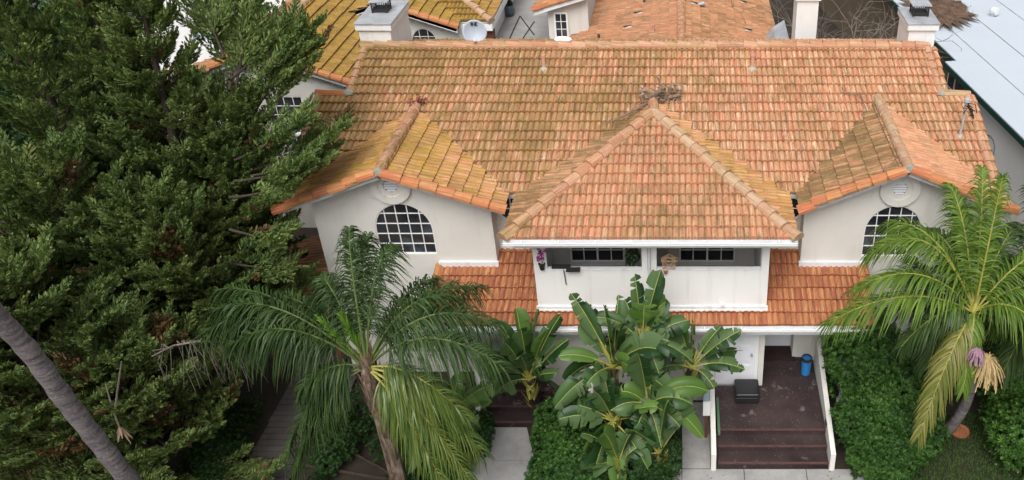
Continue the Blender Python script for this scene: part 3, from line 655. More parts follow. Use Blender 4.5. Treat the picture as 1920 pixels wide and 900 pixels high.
# vent pipes on the roof
def vent_pipe(x, y, z0, h, par, mat='pinkpipe', r=.045, collar='mortar'):
    v = MB(); v.lathe((x, y, z0), [(r, 0), (r, h - .07), (r * 1.35, h - .06), (r * 1.35, h), (r * .9, h), (r * .9, h - .03)], 12)
    vp = v.build('vent_pipe', M[mat], par)
    MB().lathe((x, y - .02, z0 - .03), [(.16, -.02), (.15, .02), (.07, .09), (r + .005, .11)], 14).build('collar', M[collar], vp)
for px_, py_ in ((1020, 124), (1411, 124)):
    D = None
    for k in range(300):
        p = P(px_, py_, Y=20 + k * .015)
        if p.z < mainz(p.y) + .08: D = p; break
    vent_pipe(D.x, D.y, mainz(D.y), .40, H)
# chimneys
def chimney(x0, x1, y0, y1, z0, zt, par, capz=.22, arrester=True, mat='stucco_white'):
    c = MB(); c.box(x0 + .06, x1 - .06, y0 + .06, y1 - .06, z0, zt - capz)
    ch = c.build('chimney', M[mat], par)
    c = MB(); c.box(x0, x1, y0, y1, zt - capz, zt - .04); c.build('chimney_cap', M[mat], ch)
    c = MB(); cx_, cy_ = (x0 + x1) / 2, (y0 + y1) / 2
    c.add([(x0 - .02, y0 - .02, zt - .05), (x1 + .02, y0 - .02, zt - .05), (x1 + .02, y1 + .02, zt - .05), (x0 - .02, y1 + .02, zt - .05), (x0 - .02, y0 - .02, zt - .02), (x1 + .02, y0 - .02, zt - .02), (x1 + .02, y1 + .02, zt - .02), (x0 - .02, y1 + .02, zt - .02), (cx_, cy_, zt + .03)],
          [(3, 2, 1, 0), (0, 1, 5, 4), (1, 2, 6, 5), (2, 3, 7, 6), (3, 0, 4, 7), (4, 5, 8), (5, 6, 8), (6, 7, 8), (7, 4, 8)]); c.build('metal_cover', M['sheet'], ch)
    if arrester:
        a = MB(); r0, h = .23, .32; cy2 = cy_ + arrester * .1 if arrester is not True else cy_
        a.box(cx_ - r0 + .02, cx_ + r0 - .02, cy2 - r0 + .02, cy2 + r0 - .02, zt + .0, zt + h * .35)
        for sx in (-1, 1):
            for sy in (-1, 1): a.box(cx_ + sx * (r0 - .02) - .015, cx_ + sx * (r0 - .02) + .015, cy2 + sy * (r0 - .02) - .015, cy2 + sy * (r0 - .02) + .015, zt, zt + h)
        for k in range(9):
            q = -r0 + .03 + k * (2 * r0 - .06) / 8
            for s in (-1, 1): a.box(cx_ + q - .006, cx_ + q + .006, cy2 + s * (r0 - .02) - .004, cy2 + s * (r0 - .02) + .004, zt + .1, zt + h); a.box(cx_ + s * (r0 - .02) - .004, cx_ + s * (r0 - .02) + .004, cy2 + q - .006, cy2 + q + .006, zt + .1, zt + h)
        a.build('spark_arrester', M['blackm'], ch)
        MB().box(cx_ - r0 - .04, cx_ + r0 + .04, cy2 - r0 - .04, cy2 + r0 + .04, zt + h, zt + h + .025).build('arrester_lid', M['sheet'], ch)
    return ch
chimney(-9.07, -8.07, 24.2, 26.2, 4, 7.46, H); chimney(6.31, 7.18, 24.2, 25.6, 4, 7.46, H)
# red-brown lean-to in the shade at the left of the house
sh = thing('lean_to_shed', 'low tile roofed lean-to in deep shade at the left side wall of the cream house', 'shed', (-9.6, 19.6, 0))
roof_plane((-10.8, 20.9, 2.2), (0, -1, 0), (1, 0, .42), 3.2, 2.25, M['tile_rust'], sh, dropout=.04, deckmat='brown')
for y in (17.9, 20.7): 
    for x in (-10.6, -8.9): box_part('post', (x, x + .1, y, y + .1, 0, 2.1 + (x + 10.8) * .42), M['brown'], sh)
box_part('back_wall', (-10.6, -8.75, 20.8, 20.9, 0, 2.2), M['brown'], sh)

# ------------------------------------------------------------------ neighbouring buildings
# left rear: gabled house of the same style
A = thing('neighbour_house', 'stucco house behind the cypress at left with golden mossy tile gable roof', 'house', (-13, 30, 0))
ra = bpy.data.objects.new('roof', None); C.objects.link(ra); ra.parent = A
gx, gy, gz = -12.57, 25.1, 6.23; sA = .36
roof_plane((gx + 2.75, gy, gz - sA * 2.75), (0, 1, 0), (-1, 0, sA), 19.0, math.hypot(2.75, sA * 2.75), M['tile_far'], ra)
roof_plane((gx - 1.25, gy + 19, gz - sA * 1.25), (0, -1, 0), (1, 0, sA), 19.0, math.hypot(1.25, sA * 1.25), M['tile_rust'], ra, dropout=.02)
roof_plane((gx - 2.7, gy + 1.2, gz - sA * 2.7), (0, -1, 0), (1, 0, sA), 1.2, math.hypot(1.4, sA * 1.4), M['tile_rust'], ra)
caps((gx, gy - .03, gz + .02), (gx, gy + 19, gz + .02), M['cap_pale'], ra, r=.13, seg=.38)
caps((gx + 2.75, gy + .02, gz - sA * 2.75), (gx + .08, gy + .02, gz), M['cap_orange'], ra, r=.12, seg=.34, name='rake_tiles')
caps((gx - 2.7, gy + .02, gz - sA * 2.7), (gx - .08, gy + .02, gz), M['cap_orange'], ra, r=.12, seg=.34, name='rake_tiles')
f_ = MB()
for s in (-1, 1): f_.prism([(gx, gy + .01, gz - .16), (gx, gy + .01, gz - .04), (gx + s * 2.75, gy + .01, gz - sA * 2.75 - .04), (gx + s * 2.75, gy + .01, gz - sA * 2.75 - .16)], (0, .04, 0))
f_.build('barge_board', M['trim'], ra)
wA = lambda x: gz - .2 - sA * abs(x - gx)
xw0, xw1 = P(503, 215, Y=25.4).x, P(573, 215, Y=25.4).x; zw0, zw1 = P(555, 250, Y=25.4).z, P(555, 181, Y=25.4).z
wall_panel([(gx - 2.4, 0), (gx + 2.35, 0), (gx + 2.35, wA(gx + 2.35)), (gx, wA(gx)), (gx - 2.4, wA(gx - 2.4))], [[(xw0, zw0), (xw1, zw0), (xw1, zw1), (xw0, zw1)]], 25.4, M['stucco'], A)
rect_window(xw0, xw1, zw0, zw1, 25.4, 4, 4, A, fr=.03)
MB().box(xw0 - .03, xw1 + .03, 25.34, 25.42, zw0 - .07, zw0).build('window_sill', M['white'], A)
box_part('wall', (gx - 2.4, gx + 2.35, 25.42 + .12, 44, 0, 5.15), M['stucco'], A); vent_pipe(gx - .75, 32.2, gz - sA * .75, .35, A)
# far left: long low building with a pale flat roof
Fb = thing('flat_roof_building', 'long low building with plain pale flat roof behind the cypress tops at top left', 'building', (-17, 36, 0))
box_part('wall', (-20.3, -14.0, 27.2, 48, 0, 4.36), M['stucco'], Fb)
fr_ = MB(); fr_.box(-20.5, -13.85, 27, 48.2, 4.36, 4.5); fr_.build('flat_roof', M['flatroof2'], Fb)
q = P(287, 38, Z=4.5); MB().lathe((q.x, q.y, 4.5), [(.3, 0), (.3, .08), (.22, .2), (.05, .26)], 14).build('roof_vent', M['sheet'], Fb)
q = P(395, 78, Z=4.5); fm = MB(); fm.box(q.x - .5, q.x + .5, q.y - .35, q.y + .35, 4.5, 4.66); sky_f = fm.build('skylight', M['white'], Fb)
MB().prism([(q.x - .46, q.y - .31, 4.66), (q.x + .46, q.y - .31, 4.66), (q.x + .46, q.y, 4.86), (q.x - .46, q.y, 4.86)], (0, 0, .02)).build('pane', M['paleblue'], sky_f)
# centre rear: hip roofed house, arched window and white fascia
Bh = thing('neighbour_house', 'stucco house with yellow mossy hip roof and arched window, seen beside the left chimney', 'house', (-9, 34, 0))
rb = bpy.data.objects.new('roof', None); C.objects.link(rb); rb.parent = Bh
ex_, ey_, ez_ = -6.62, 30.5, 5.27; sb = .34
wp = 2.6; gpx = -10.3; gpz = ez_ + sb * 2.6
diag = Vector((-1, 1, 0))
roof_plane((-14.0, ey_, ez_), (1, 0, 0), (0, 1, sb), 14.0 + ex_, 6.5, M['tile_far'], rb, [((ex_, ey_, 0), Vector((1, 1, 0)))])
roof_plane((ex_, ey_, ez_), (0, 1, 0), (-1, 0, sb), 12.0, 6.5, M['tile_far'], rb, [((ex_, ey_, 0), Vector((-1, -1, 0)))])
caps((ex_, ey_, ez_ + .02), (ex_ - 5.5, ey_ + 5.5, ez_ + .02 + 5.5 * sb), M['cap_pale'], rb, r=.13, seg=.42, sag=.02)
cf = ((0, ey_, ez_ - .02), (0, sb, -1))
roof_plane((gpx + wp, ey_ - .6, ez_), (0, 1, 0), (-1, 0, sb), 3.6, math.hypot(wp, sb * wp), M['tile_far'], rb, [cf])
roof_plane((gpx - wp, ey_ + 3, ez_), (0, -1, 0), (1, 0, sb), 3.6, math.hypot(wp, sb * wp), M['tile_far'], rb, [cf])
caps((gpx + wp, ey_ - .58, ez_ + .0), (gpx, ey_ - .58, gpz), M['cap_orange'], rb, r=.125, seg=.36, name='rake_tiles')
f_ = MB()
for s in (-1, 1): f_.prism([(gpx, ey_ - .6, gpz - .18), (gpx, ey_ - .6, gpz - .04), (gpx + s * wp, ey_ - .6, ez_ - .04), (gpx + s * wp, ey_ - .6, ez_ - .18)], (0, .04, 0))
f_.build('barge_board', M['white'], rb)
xa = P(796, 78, Y=30.3).x; zt_ = P(796, 54, Y=30.3).z; zs_ = P(796, 80, Y=30.3).z
wall_panel([(-12.9, 0), (-6.95, 0), (-6.95, 5.15), (gpx + 2.5, 5.15), (gpx, gpz - .2), (gpx - 2.5, 5.15), (-12.9, 5.15)], [arch_pts(xa, .88, 3.6, zs_, zt_)], 30.3, M['stucco'], Bh)
arch_window(xa, .88, 3.6, zs_, zt_, 30.3, 3, 5, Bh)
box_part('wall', (-12.9, -6.95, 30.43, 42, 0, 5.1), M['stucco_white'], Bh)
fs = MB(); fs.box(-6.66, -6.60, 30.5, 42, 4.98, 5.2); fs.box(-6.95, -6.66, 30.5, 42, 4.96, 5.0); fs.box(-7.75, -6.6, 30.42, 30.46, 4.98, 5.2); fs.build('fascia', M['white'], rb)
box_part('service_cabinet', (-7.0, -6.62, 30.6, 30.9, 3.9, 4.9), M['brown'], Bh)
# raised patio between the rear houses
pt = MB(); pt.box(-6.94, -3.9, 30.2, 39, 0, 4.0)
tag(pt.build('patio', M['concrete']), kind='structure')
j = MB()
for a_, b_ in (((975, 80), (1002, 40)), ((975, 30), (1002, 66)), ((952, 80), (975, 30))):
    j.bar(P(*a_, Z=4.004), P(*b_, Z=4.004), .05, .006)
tag(j.build('patio_joint', M['dark']), kind='structure')
# centre rear: brown gable roof house
Ch = thing('neighbour_house', 'house with broad rusty brown gable roof behind the main ridge, left of bare shrub', 'house', (0, 34, 0))
rc = bpy.data.objects.new('roof', None); C.objects.link(rc); rc.parent = Ch
cz, xe, xf = 5.70, -4.3, 3.5; ze = 4.25
vl = Vector((-xe, 0, cz - ze)); vr = Vector((-xf, 0, cz - ze))
roof_plane((xe, 44, ze), (0, -1, 0), vl, 17, vl.length, M['tile_rust'], rc, dropout=.004)
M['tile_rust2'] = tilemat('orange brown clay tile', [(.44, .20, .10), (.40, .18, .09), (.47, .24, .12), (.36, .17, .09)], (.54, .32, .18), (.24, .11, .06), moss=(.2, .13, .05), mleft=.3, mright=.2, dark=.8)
roof_plane((xf, 27, ze), (0, 1, 0), vr, 17, vr.length, M['tile_rust2'], rc, dropout=.004)
caps((0, 27, cz + .02), (0, 44, cz + .02), M['cap'], rc, r=.13, seg=.4)
for a_ in ((1225, 70), (1208, 8), (1122, 55), (1385, 75)):
    p = P(*a_, Z=5.25); zz_ = cz - (cz - ze) * (p.x / xe if p.x < 0 else p.x / xf); vent_pipe(p.x, p.y, zz_, .32, Ch, 'brown' if p.x < 0 and a_[1] < 60 else 'pinkpipe', .04)
pv = P(1316, 20, Z=5.3); zz_ = cz - (cz - ze) * pv.x / xf; MB().tube([(pv.x - .1, pv.y, zz_), (pv.x - .1, pv.y, zz_ + .14), (pv.x + .1, pv.y - .05, zz_ + .2)], .07, 10).build('vent_pipe', M['sheet'], Ch)
box_part('wall', (xe + .3, xf - .3, 27.3, 43.7, 0, ze - .05), M['stucco'], Ch)
MB().prism([(xe + .3, 27.3, ze - .05), (xf - .3, 27.3, ze - .05), (0, 27.3, cz - .18)], (0, 16.4, 0)).build('wall', M['stucco'], Ch)
chimney(3.62, 4.42, 27.9, 28.9, 0, P(1515, 3, Y=27.9).z + .22, Ch, capz=.2)
MB().prism([(2.9, 27.6, 4.2), (3.68, 27.6, 4.2), (3.68, 27.6, 5.0), (3.3, 27.6, 4.75)], (0, 3.6, .1)).build('chimney_flashing', M['sheet'], Ch)
lc = MB(); 
# left wing of that house: small roof, white fascia, framed door
Dw = bpy.data.objects.new('wing', None); C.objects.link(Dw); Dw.parent = Ch
e0 = P(1000, 20, Y=31.2); e1 = P(1062, 1, Y=31.2); dz = (e1.z - e0.z) / (e1.x - e0.x)
roof_plane((e0.x, 36, e0.z), (0, -1, 0), (1, 0, dz), 4.8, math.hypot(1.9, 1.9 * dz), M['tile_rust2'], Dw)
caps((e0.x, 31.22, e0.z), (e0.x + 1.9, 31.22, e0.z + 1.9 * dz), M['cap_orange'], Dw, r=.11, seg=.36, name='rake_tiles')
MB().prism([(e0.x, 31.18, e0.z - .17), (e0.x + 1.9, 31.18, e0.z + 1.9 * dz - .17), (e0.x + 1.9, 31.18, e0.z + 1.9 * dz - .03), (e0.x, 31.18, e0.z - .03)], (0, .05, 0)).build('barge_board', M['white'], Dw)
MB().prism([(e0.x + .45, 31.5, 3.9), (e0.x + 1.9, 31.5, 3.9), (e0.x + 1.9, 31.5, e0.z + 1.9 * dz - .18), (e0.x + .45, 31.5, e0.z + .45 * dz - .18)], (0, 4.4, 0)).build('wall', M['stucco'], Dw)
xw = P(1040, 50, Y=31.5).x; wz = P(1040, 22, Y=31.5).z
fd = rect_window(xw, xw + .5, 4.05, wz, 31.49, 2, 4, Dw, face=-1, fr=.06)
# right: long white roofed building at a slight angle
Er = thing('white_roof_building', 'long cream building with white coated roof and dark green edge trim on the right', 'building', (11, 26, 0))
K1 = Vector((9.27, 29.9)); K2 = Vector((10.1, 23.9)); dE = (K2 - K1).normalized(); nE = Vector((-dE.y, dE.x)); 
if nE.x < 0: nE = -nE
def E(a, b, z): p = K1 + dE * a + nE * b; return (p.x, p.y, z)
zr = 4.0
pts = [E(0, 0, zr), E(24, 0, zr), E(24, 18, zr + .9), E(-30, 18, zr + .9), E(-30, .42, zr), E(0, .42, zr)]
MB().prism(pts, (0, 0, .06)).build('flat_roof', M['flatroof'], Er)
tm = MB()
for p, q in zip(pts[-2:] + pts[:2], pts[-1:] + pts[:2] + [None]):
    if q: 
        a_ = Vector(p); b_ = Vector(q); tm.bar(a_ + Vector((0, 0, -.07)), b_ + Vector((0, 0, -.07)), .06, .19)
tm.build('fascia', M['green_trim'], Er)
sm = MB()
for b_, w0 in ((1.3, .02), (2.7, .025), (4.3, .02), (6.2, .02), (8.4, .03)):
    z = zr + .067 + .9 * b_ / 18; sm.bar(E(-30, b_, z), E(24, b_ + .1, z), w0, .01)
sm.build('roof_seam', M['sheet'], Er)
wq = MB(); wq.prism([E(.35, .3, 0), E(24, .3, 0), E(24, 17, 0), E(.35, 17, 0)], (0, 0, zr - .02)); wq.build('wall', M['stucco_white'], Er)
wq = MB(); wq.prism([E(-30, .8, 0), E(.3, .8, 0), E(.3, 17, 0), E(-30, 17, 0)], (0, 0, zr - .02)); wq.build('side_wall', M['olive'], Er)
def Ebox(name, a0, a1, z0, z1, mat, b=.3, t=.05, par=Er):
    return MB().prism([E(a0, b - t, z0), E(a1, b - t, z0), E(a1, b + .01, z0), E(a0, b + .01, z0)], (0, 0, z1 - z0)).build(name, M[mat], par)
wf = Ebox('window', .5, 1.35, 2.5, 3.7, 'paleblue', t=.04); Ebox('pane', .58, 1.27, 2.58, 3.62, 'glass', t=.05, par=wf)
wf = Ebox('window', -1.2, -.3, 2.6, 3.6, 'white', b=.8, t=.04); Ebox('pane', -1.12, -.38, 2.68, 3.52, 'glass', b=.8, t=.05, par=wf)
pE = P(1843, 232, Z=2.4); aE = (Vector((pE.x, pE.y)) - K1).dot(dE); Ebox('shutter', aE - .45, aE + .45, 1.7, 3.15, 'mark', t=.06)
pE = P(1806, 178, Z=3.2); aE = (Vector((pE.x, pE.y)) - K1).dot(dE); Ebox('shutter', aE - .2, aE + .2, 2.9, 3.3, 'brown', t=.06)
cb = []
for p in ((1845, 253), (1855, 254), (1862, 262), (1865, 275), (1861, 300), (1856, 335)):
    t_ = P(*p, Z=2.0); 
    # onto the wall face
    n3 = Vector((nE.x, nE.y, 0)); o3 = Vector(E(0, .28, 0)); d3 = (t_ - Vector((0, 0, CAMH))); s_ = n3.dot(o3 - Vector((0, 0, CAMH))) / n3.dot(d3); cb.append(Vector((0, 0, CAMH)) + d3 * s_)
MB().tube(cb, .012, 5).build('cable', M['hose'], Er)
p = P(1862, 30, Z=4.2); vp = MB(); vp.lathe((p.x, p.y, 4.05), [(.12, 0), (.12, .35), (.1, .35)], 12); vp.lathe((p.x + .02, p.y - .1, 4.42), [(.1, -.2), (.16, -.1), (.16, .08), (.12, .1)], 14, (.6, -.8, .1)); vp.build('roof_vent', M['gutter'], Er)
# leaf litter on its roof
lt = MB(); ctr = P(1758, 14, Z=4.3); random.seed(11)
n = 40
ring = [(1.05 + .25 * math.sin(3 * k) + random.uniform(-.12, .12)) for k in range(n)]
V = [(ctr.x, ctr.y, 4.42)] + [(ctr.x + 1.15 * ring[k] * fr * math.cos(2 * math.pi * k / n), ctr.y + 1.9 * ring[k] * fr * math.sin(2 * math.pi * k / n), (4.24 + .12 * (1 - fr)) + random.uniform(0, .03)) for fr in (.5, 1) for k in range(n)]
Fq = [(0, 1 + k, 1 + (k + 1) % n) for k in range(n)] + [(1 + k, 1 + n + k, 1 + n + (k + 1) % n, 1 + (k + 1) % n) for k in range(n)]
lt.add(V, Fq)
for i in range(900):
    k = random.uniform(0, 2 * math.pi); r = math.sqrt(random.random()) * 1.12; x = ctr.x + 1.15 * r * math.cos(k); y = ctr.y + 1.9 * r * math.sin(k); z = 4.3 + .1 * (1 - min(1, r)) + random.uniform(0, .05)
    a = random.uniform(0, 6.3); l = random.uniform(.05, .12); dx, dy = math.cos(a) * l, math.sin(a) * l
    lt.add([(x, y, z), (x + dx, y + dy, z + random.uniform(0, .04)), (x + dx * .5 - dy * .4, y + dy * .5 + dx * .4, z + .02)], [(0, 1, 2)])
tag(lt.build('leaf_litter', M['litter']), kind='stuff')

# ------------------------------------------------------------------ things on and around the house
# satellite dish behind the ridge
ds = P(890, 60, Y=23.9); dsh = thing('satellite_dish', 'round grey satellite dish with dark print mounted behind the left half of the ridge', 'satellite dish', (ds.x, 23.9, ds.z - .5))
ax = Vector((.18, -.86, .30)).normalized(); d_ = MB(); prof = [(.001, -.055), (.12, -.045), (.22, -.015), (.29, .02), (.33, .05), (.33, .06), (.28, .032), (.2, -.003), (.1, -.035), (.001, -.043)]
d_.lathe(ds, prof, 32, ax); d_.build('reflector', M['dish'], dsh, smooth=True)
qd = Vector((0, 0, 1)).rotation_difference(ax); mk = MB()
rx = Vector((1, 0, 0)); rx = (rx - ax * rx.dot(ax)).normalized(); ry = ax.cross(rx); 
if ry.z < 0: ry = -ry
def dp(u, v, h=.05): return ds + rx * u + ry * v + ax * h
hh = .035
mk.prism([dp(-.10, .17, hh - .03), dp(-.10, .26, hh), dp(-.045, .26, hh), dp(-.02, .215, hh - .02), dp(-.045, .17, hh - .03)], ax * .012)
mk.prism([dp(-.005, .17, hh - .03), dp(.0, .26, hh), dp(.09, .26, hh), dp(.045, .215, hh - .02), dp(.09, .17, hh - .03)], ax * .012)
mk.build('emblem', M['mark'], dsh)
ar = MB(); tip = ds + ax * .38 - ry * .22; ar.tube([ds - ry * .3 + ax * .03, tip], .014, 6); ar.build('feed_arm', M['blackm'], dsh)
MB().lathe(tip, [(.03, -.05), (.045, 0), (.045, .07), (.02, .08)], 10, -ax).build('receiver', M['gutter'], dsh)
ms_ = MB(); ms_.tube([ds - ax * .05, ds - ax * .12 - ry * .1, (ds.x, 23.98, ds.z - .45)], .022, 8); ms_.tube([(ds.x, 23.98, ds.z - .1), (ds.x - .1, 24.3, 6.8)], .014, 6); ms_.tube([(ds.x, 23.98, ds.z - .1), (ds.x + .1, 24.3, 6.8)], .014, 6); ms_.lathe((ds.x, 23.98, ZR - .05), [(.09, 0), (.09, .08), (.05, .2), (.02, .34)], 10); ms_.build('mast', M['sheet'], dsh)
# white cloth bundle on the ridge
cbp = P(1056, 78, Y=23.85); mb = MB(); mb.lathe((cbp.x, 23.85, ZR + .08), [(.17, 0), (.2, .05), (.17, .1), (.08, .13)], 14); o = mb.build('plastic_bag', M['cloth'], loc=(cbp.x, 23.85, ZR + .08)); o.scale = (1.25, .6, 1)
tag(o, 'small white plastic bundle lying behind the tiled ridge', 'bag')
# antenna / service mast on the right edge
am = P(1803, 232, Y=20.3); thm = thing('service_mast', 'white service pipe with tangled black cables near the right roof edge', 'service mast', (am.x, 20.3, mainz(20.3)))
t1 = P(1813, 190, Y=20.35)
m1 = MB(); m1.tube([(am.x, 20.3, mainz(20.3)), (am.x + .03, 20.32, mainz(20.3) + .3), t1], .027, 8); m1.lathe((am.x, 20.3, mainz(20.3)), [(.13, 0), (.12, .03), (.05, .08)], 12); m1.lathe(t1, [(.05, -.05), (.08, 0), (.07, .07), (.03, .1)], 10); m1.build('pipe', plain('dull grey pipe', (.36, .37, .38), .5, .2), thm)
m2 = MB()
for k in range(7):
    pth = [t1 + Vector((random.uniform(-.03, .05), -.05, random.uniform(-.1, .03)))]
    for i in range(4): pth.append(pth[-1] + Vector((random.uniform(-.06, .11), random.uniform(-.06, .04), random.uniform(-.14, .02))))
    m2.tube(pth, .014, 5)
m2.tube([t1 + Vector((.03, 0, -.05)), t1 + Vector((.22, 0, -.08)), t1 + Vector((.3, .02, -.32))], .012, 5); m2.build('cable', M['blackm'], thm)
# dry red leaf bunch at the left gable ridge
rp = P(783, 187, Y=21.35); rb_ = MB(); random.seed(5)
for i in range(90):
    a = Vector((random.gauss(0, .09), random.gauss(0, .09), abs(random.gauss(0, .08)) + .05)); d = Vector((random.gauss(0, 1), random.gauss(0, 1), random.gauss(0, 1))).normalized() * random.uniform(.04, .11); e = d.cross(Vector((0, 0, 1))) * .5
    c = Vector((rp.x, 21.35, mainz(21.35) + .04)) + a; rb_.add([c, c + d * .5 + e, c + d, c + d * .5 - e], [(0, 1, 2, 3)])
tag(rb_.build('dried_leaves', M['redleaf'], loc=(rp.x, 21.35, mainz(21.35))), 'crumpled dark red dried leaf bunch at the top of the left gable ridge', 'dead leaves')
# fallen dead palm frond on the hip roof apex
dfp = thing('dead_palm_frond', 'dry brown palm frond with frayed sheath lying across the apex of the central hip roof', 'dead frond', (-.5, 21.4, 6.4))
random.seed(9)
dm = MB(); pA = P(1140, 231, Y=20.4); pB = P(1250, 178, Y=21.9); pA.z = 5.97; 
pth = [P(1140, 231, Y=20.15), P(1180, 212, Y=20.75), P(1215, 193, Y=21.3), P(1245, 178, Y=21.6), P(1262, 182, Y=21.6)]
dm.tube(pth, [.014, .026, .035, .045, .03], 6)
for i in range(60):
    t = random.uniform(.0, .9); k = min(3, int(t * 4)); p = pth[k].lerp(pth[k + 1], t * 4 - k); d = Vector((random.uniform(-.35, .1), random.uniform(-.1, .1), random.uniform(-.12, .05)))
    dm.tube([p, p + d * .6 + Vector((0, 0, .03)), p + d + Vector((0, 0, -.05))], [.008, .006, .003], 4)
dm.build('stem', M['deadleaf'], dfp)
sm_ = MB()
for i in range(95):
    c = P(random.gauss(1243, 17), random.gauss(182, 9), Y=21.5) + Vector((0, random.uniform(-.12, .12), 0)); d = Vector((random.gauss(0, 1), random.gauss(0, .6), random.gauss(0, .7))).normalized() * random.uniform(.12, .34)
    e = d.cross(Vector((0, -.6, .8))).normalized() * random.uniform(.02, .05); m_ = c + d * .5 + Vector((0, -.03, .05)); sm_.add([c - e * .5, c + e * .5, m_ + e, m_ - e, c + d + e * .2, c + d - e * .2], [(0, 1, 2, 3), (3, 2, 4, 5)])
sm_.build('sheath', M['deadleaf'], dfp)
# twig on the right part of the roof
tw = [P(*p, Y=y) for p, y in (((1578, 178), 21.9), ((1582, 188), 21.7), ((1612, 190), 21.65), ((1622, 205), 21.2), ((1628, 222), 20.9))]
for p in tw: p.z = mainz(p.y) + .12
tag(MB().tube(tw, .012, 5).build('twig', M['twig'], loc=tw[2]), 'thin bent twig lying on the roof left of the right gable', 'twig')
# orchid pot on the balcony rail
op = P(1016, 497, Y=16.95); pot = thing('hanging_orchid', 'black pot of purple orchids hanging at the left end of the balcony opening', 'potted plant', (op.x, 16.95, op.z - .1))
MB().lathe((op.x, 16.95, op.z - .12), [(.05, 0), (.075, .14), (.085, .16), (.07, .165), (.06, .12)], 14).build('pot', M['blackm'], pot)
fl_ = MB(); random.seed(3); st = [(op.x, 16.95, op.z + .02), (op.x + .02, 16.9, op.z + .25), (op.x - .02, 16.85, op.z + .42)]; ss = MB().tube(st, .008, 5); ss.tube([st[0], (op.x + .06, 16.93, op.z + .2), (op.x + .08, 16.85, op.z + .36)], .007, 5); ss.build('stem', M['stalk'], pot)
for i in range(34):
    c = Vector((op.x + random.gauss(.015, .05), 16.86 + random.gauss(0, .03), op.z + random.uniform(.17, .46)))
    for k in range(4):
        a = random.uniform(0, 6.3); d = Vector((math.cos(a), -.3, math.sin(a))) * .04; e = Vector((-math.sin(a), 0, math.cos(a))) * .018; fl_.add([c, c + d * .6 + e, c + d, c + d * .6 - e], [(0, 1, 2, 3)])
fl_.build('flower', M['petal'], pot)
# dark tray and bracket on the rail
tp0 = P(1034, 494, Y=17.05); tp1 = P(1078, 497, Y=17.0); tr_ = thing('rail_shelf', 'thin dark shelf clipped over the left balcony rail with a rod hanging down', 'shelf', (tp1.x, 17.0, 4.15))
MB().box(tp0.x, tp1.x - .12, 17.0, 17.14, 4.17, 4.2).build('board', M['blackm'], tr_)
MB().box(tp1.x - .2, tp1.x + .12, 16.86, 17.02, 4.175, 4.205).build('board', M['blackm'], tr_)
x_ = P(1056, 500, Y=16.93).x; MB().tube([(x_, 16.95, 4.17), (x_ + .03, 16.96, 3.75)], .012, 6).build('rod', M['blackm'], tr_)
# wooden lantern frame and little pot on the right half of the balcony
lp = P(1254, 500, Y=17.04); ln = thing('wooden_birdhouse', 'open wooden lattice birdhouse standing on the right balcony rail', 'birdhouse', (lp.x, 17.05, 4.155))
b_ = MB(); X0, X1 = lp.x - .14, lp.x + .14
for x in (X0, X1):
    for y in (17.0, 17.11): b_.box(x - .01, x + .01, y - .01, y + .01, 4.155, 4.40)
for y in (16.99, 17.12):
    b_.bar((X0, y, 4.17), (X1, y, 4.38), .015, .015); b_.bar((X1, y, 4.17), (X0, y, 4.38), .015, .015); b_.bar((X0 - .04, y, 4.38), (lp.x, y, 4.50), .02, .02); b_.bar((X1 + .04, y, 4.38), (lp.x, y, 4.50), .02, .02); b_.bar((X0 - .02, y, 4.39), (X1 + .08, y, 4.39), .015, .02); b_.bar((X0, y, 4.17), (X1, y, 4.17), .015, .015)
b_.build('frame', M['timber'], ln); 
rf = MB(); rf.prism([(X0 - .03, 17.0, 4.39), (lp.x, 17.0, 4.49), (lp.x, 17.0, 4.50), (X0 - .03, 17.0, 4.405)], (0, .12, 0)); rf.build('roof', M['timber'], ln)
pp = P(1248, 502, Y=16.93); tag(MB().lathe((pp.x, 16.96, 4.06), [(.03, 0), (.05, .05), (.055, .09), (.035, .08)], 12).build('flower_pot', M['terracotta'], loc=(pp.x, 16.96, 4.06)), 'tiny brown clay pot below the wooden birdhouse on the balcony rail', 'flower pot')
# pale towel in the right balcony
tx = P(1262, 470, Y=18.0); tag(MB().box(tx.x - .14, tx.x + .14, 18.3, 18.34, 3.6, 4.8).build('hanging_towel', plain('beige cloth', (.42, .34, .3), .9, .1), loc=(tx.x, 18.3, 3.6)), 'beige cloth hanging inside the right half of the balcony', 'cloth')
# furniture on the porch
ot = thing('ottoman', 'square black leather ottoman on the brown porch in front of the white door', 'ottoman', (1.62, 16.7, FL))
def soft_box(x0, x1, y0, y1, z0, z1, r=.05, seg=3):
    bm = bmesh.new(); bmesh.ops.create_cube(bm, size=1)
    for v in bm.verts: v.co = Vector(((x0 + x1) / 2 + v.co.x * (x1 - x0), (y0 + y1) / 2 + v.co.y * (y1 - y0), (z0 + z1) / 2 + v.co.z * (z1 - z0)))
    bmesh.ops.bevel(bm, geom=bm.edges[:] + bm.verts[:], offset=r, segments=seg, affect='EDGES', profile=.6)
    me = bpy.data.meshes.new('m'); bm.to_mesh(me); bm.free()
    for p in me.polygons: p.use_smooth = True
    return me
link_mesh('cushion', soft_box(1.33, 1.93, 16.4, 17.0, FL + .2, FL + .32, .05), M['leather'], ot)
link_mesh('base', soft_box(1.345, 1.915, 16.415, 16.985, FL + .03, FL + .2, .02), M['leather'], ot)
tc = thing('trash_can', 'small blue bin with black liner beside the right porch wall', 'bin', (3.2, 17.55, FL))
MB().lathe((3.2, 17.55, FL), [(.11, 0), (.12, .02), (.125, .50), (.13, .51)], 20).build('can', M['bluecan'], tc, smooth=False)
MB().lathe((3.2, 17.55, FL), [(.134, .46), (.137, .53), (.125, .555), (.11, .53), (.10, .3)], 20).build('liner', M['blackm'], tc)
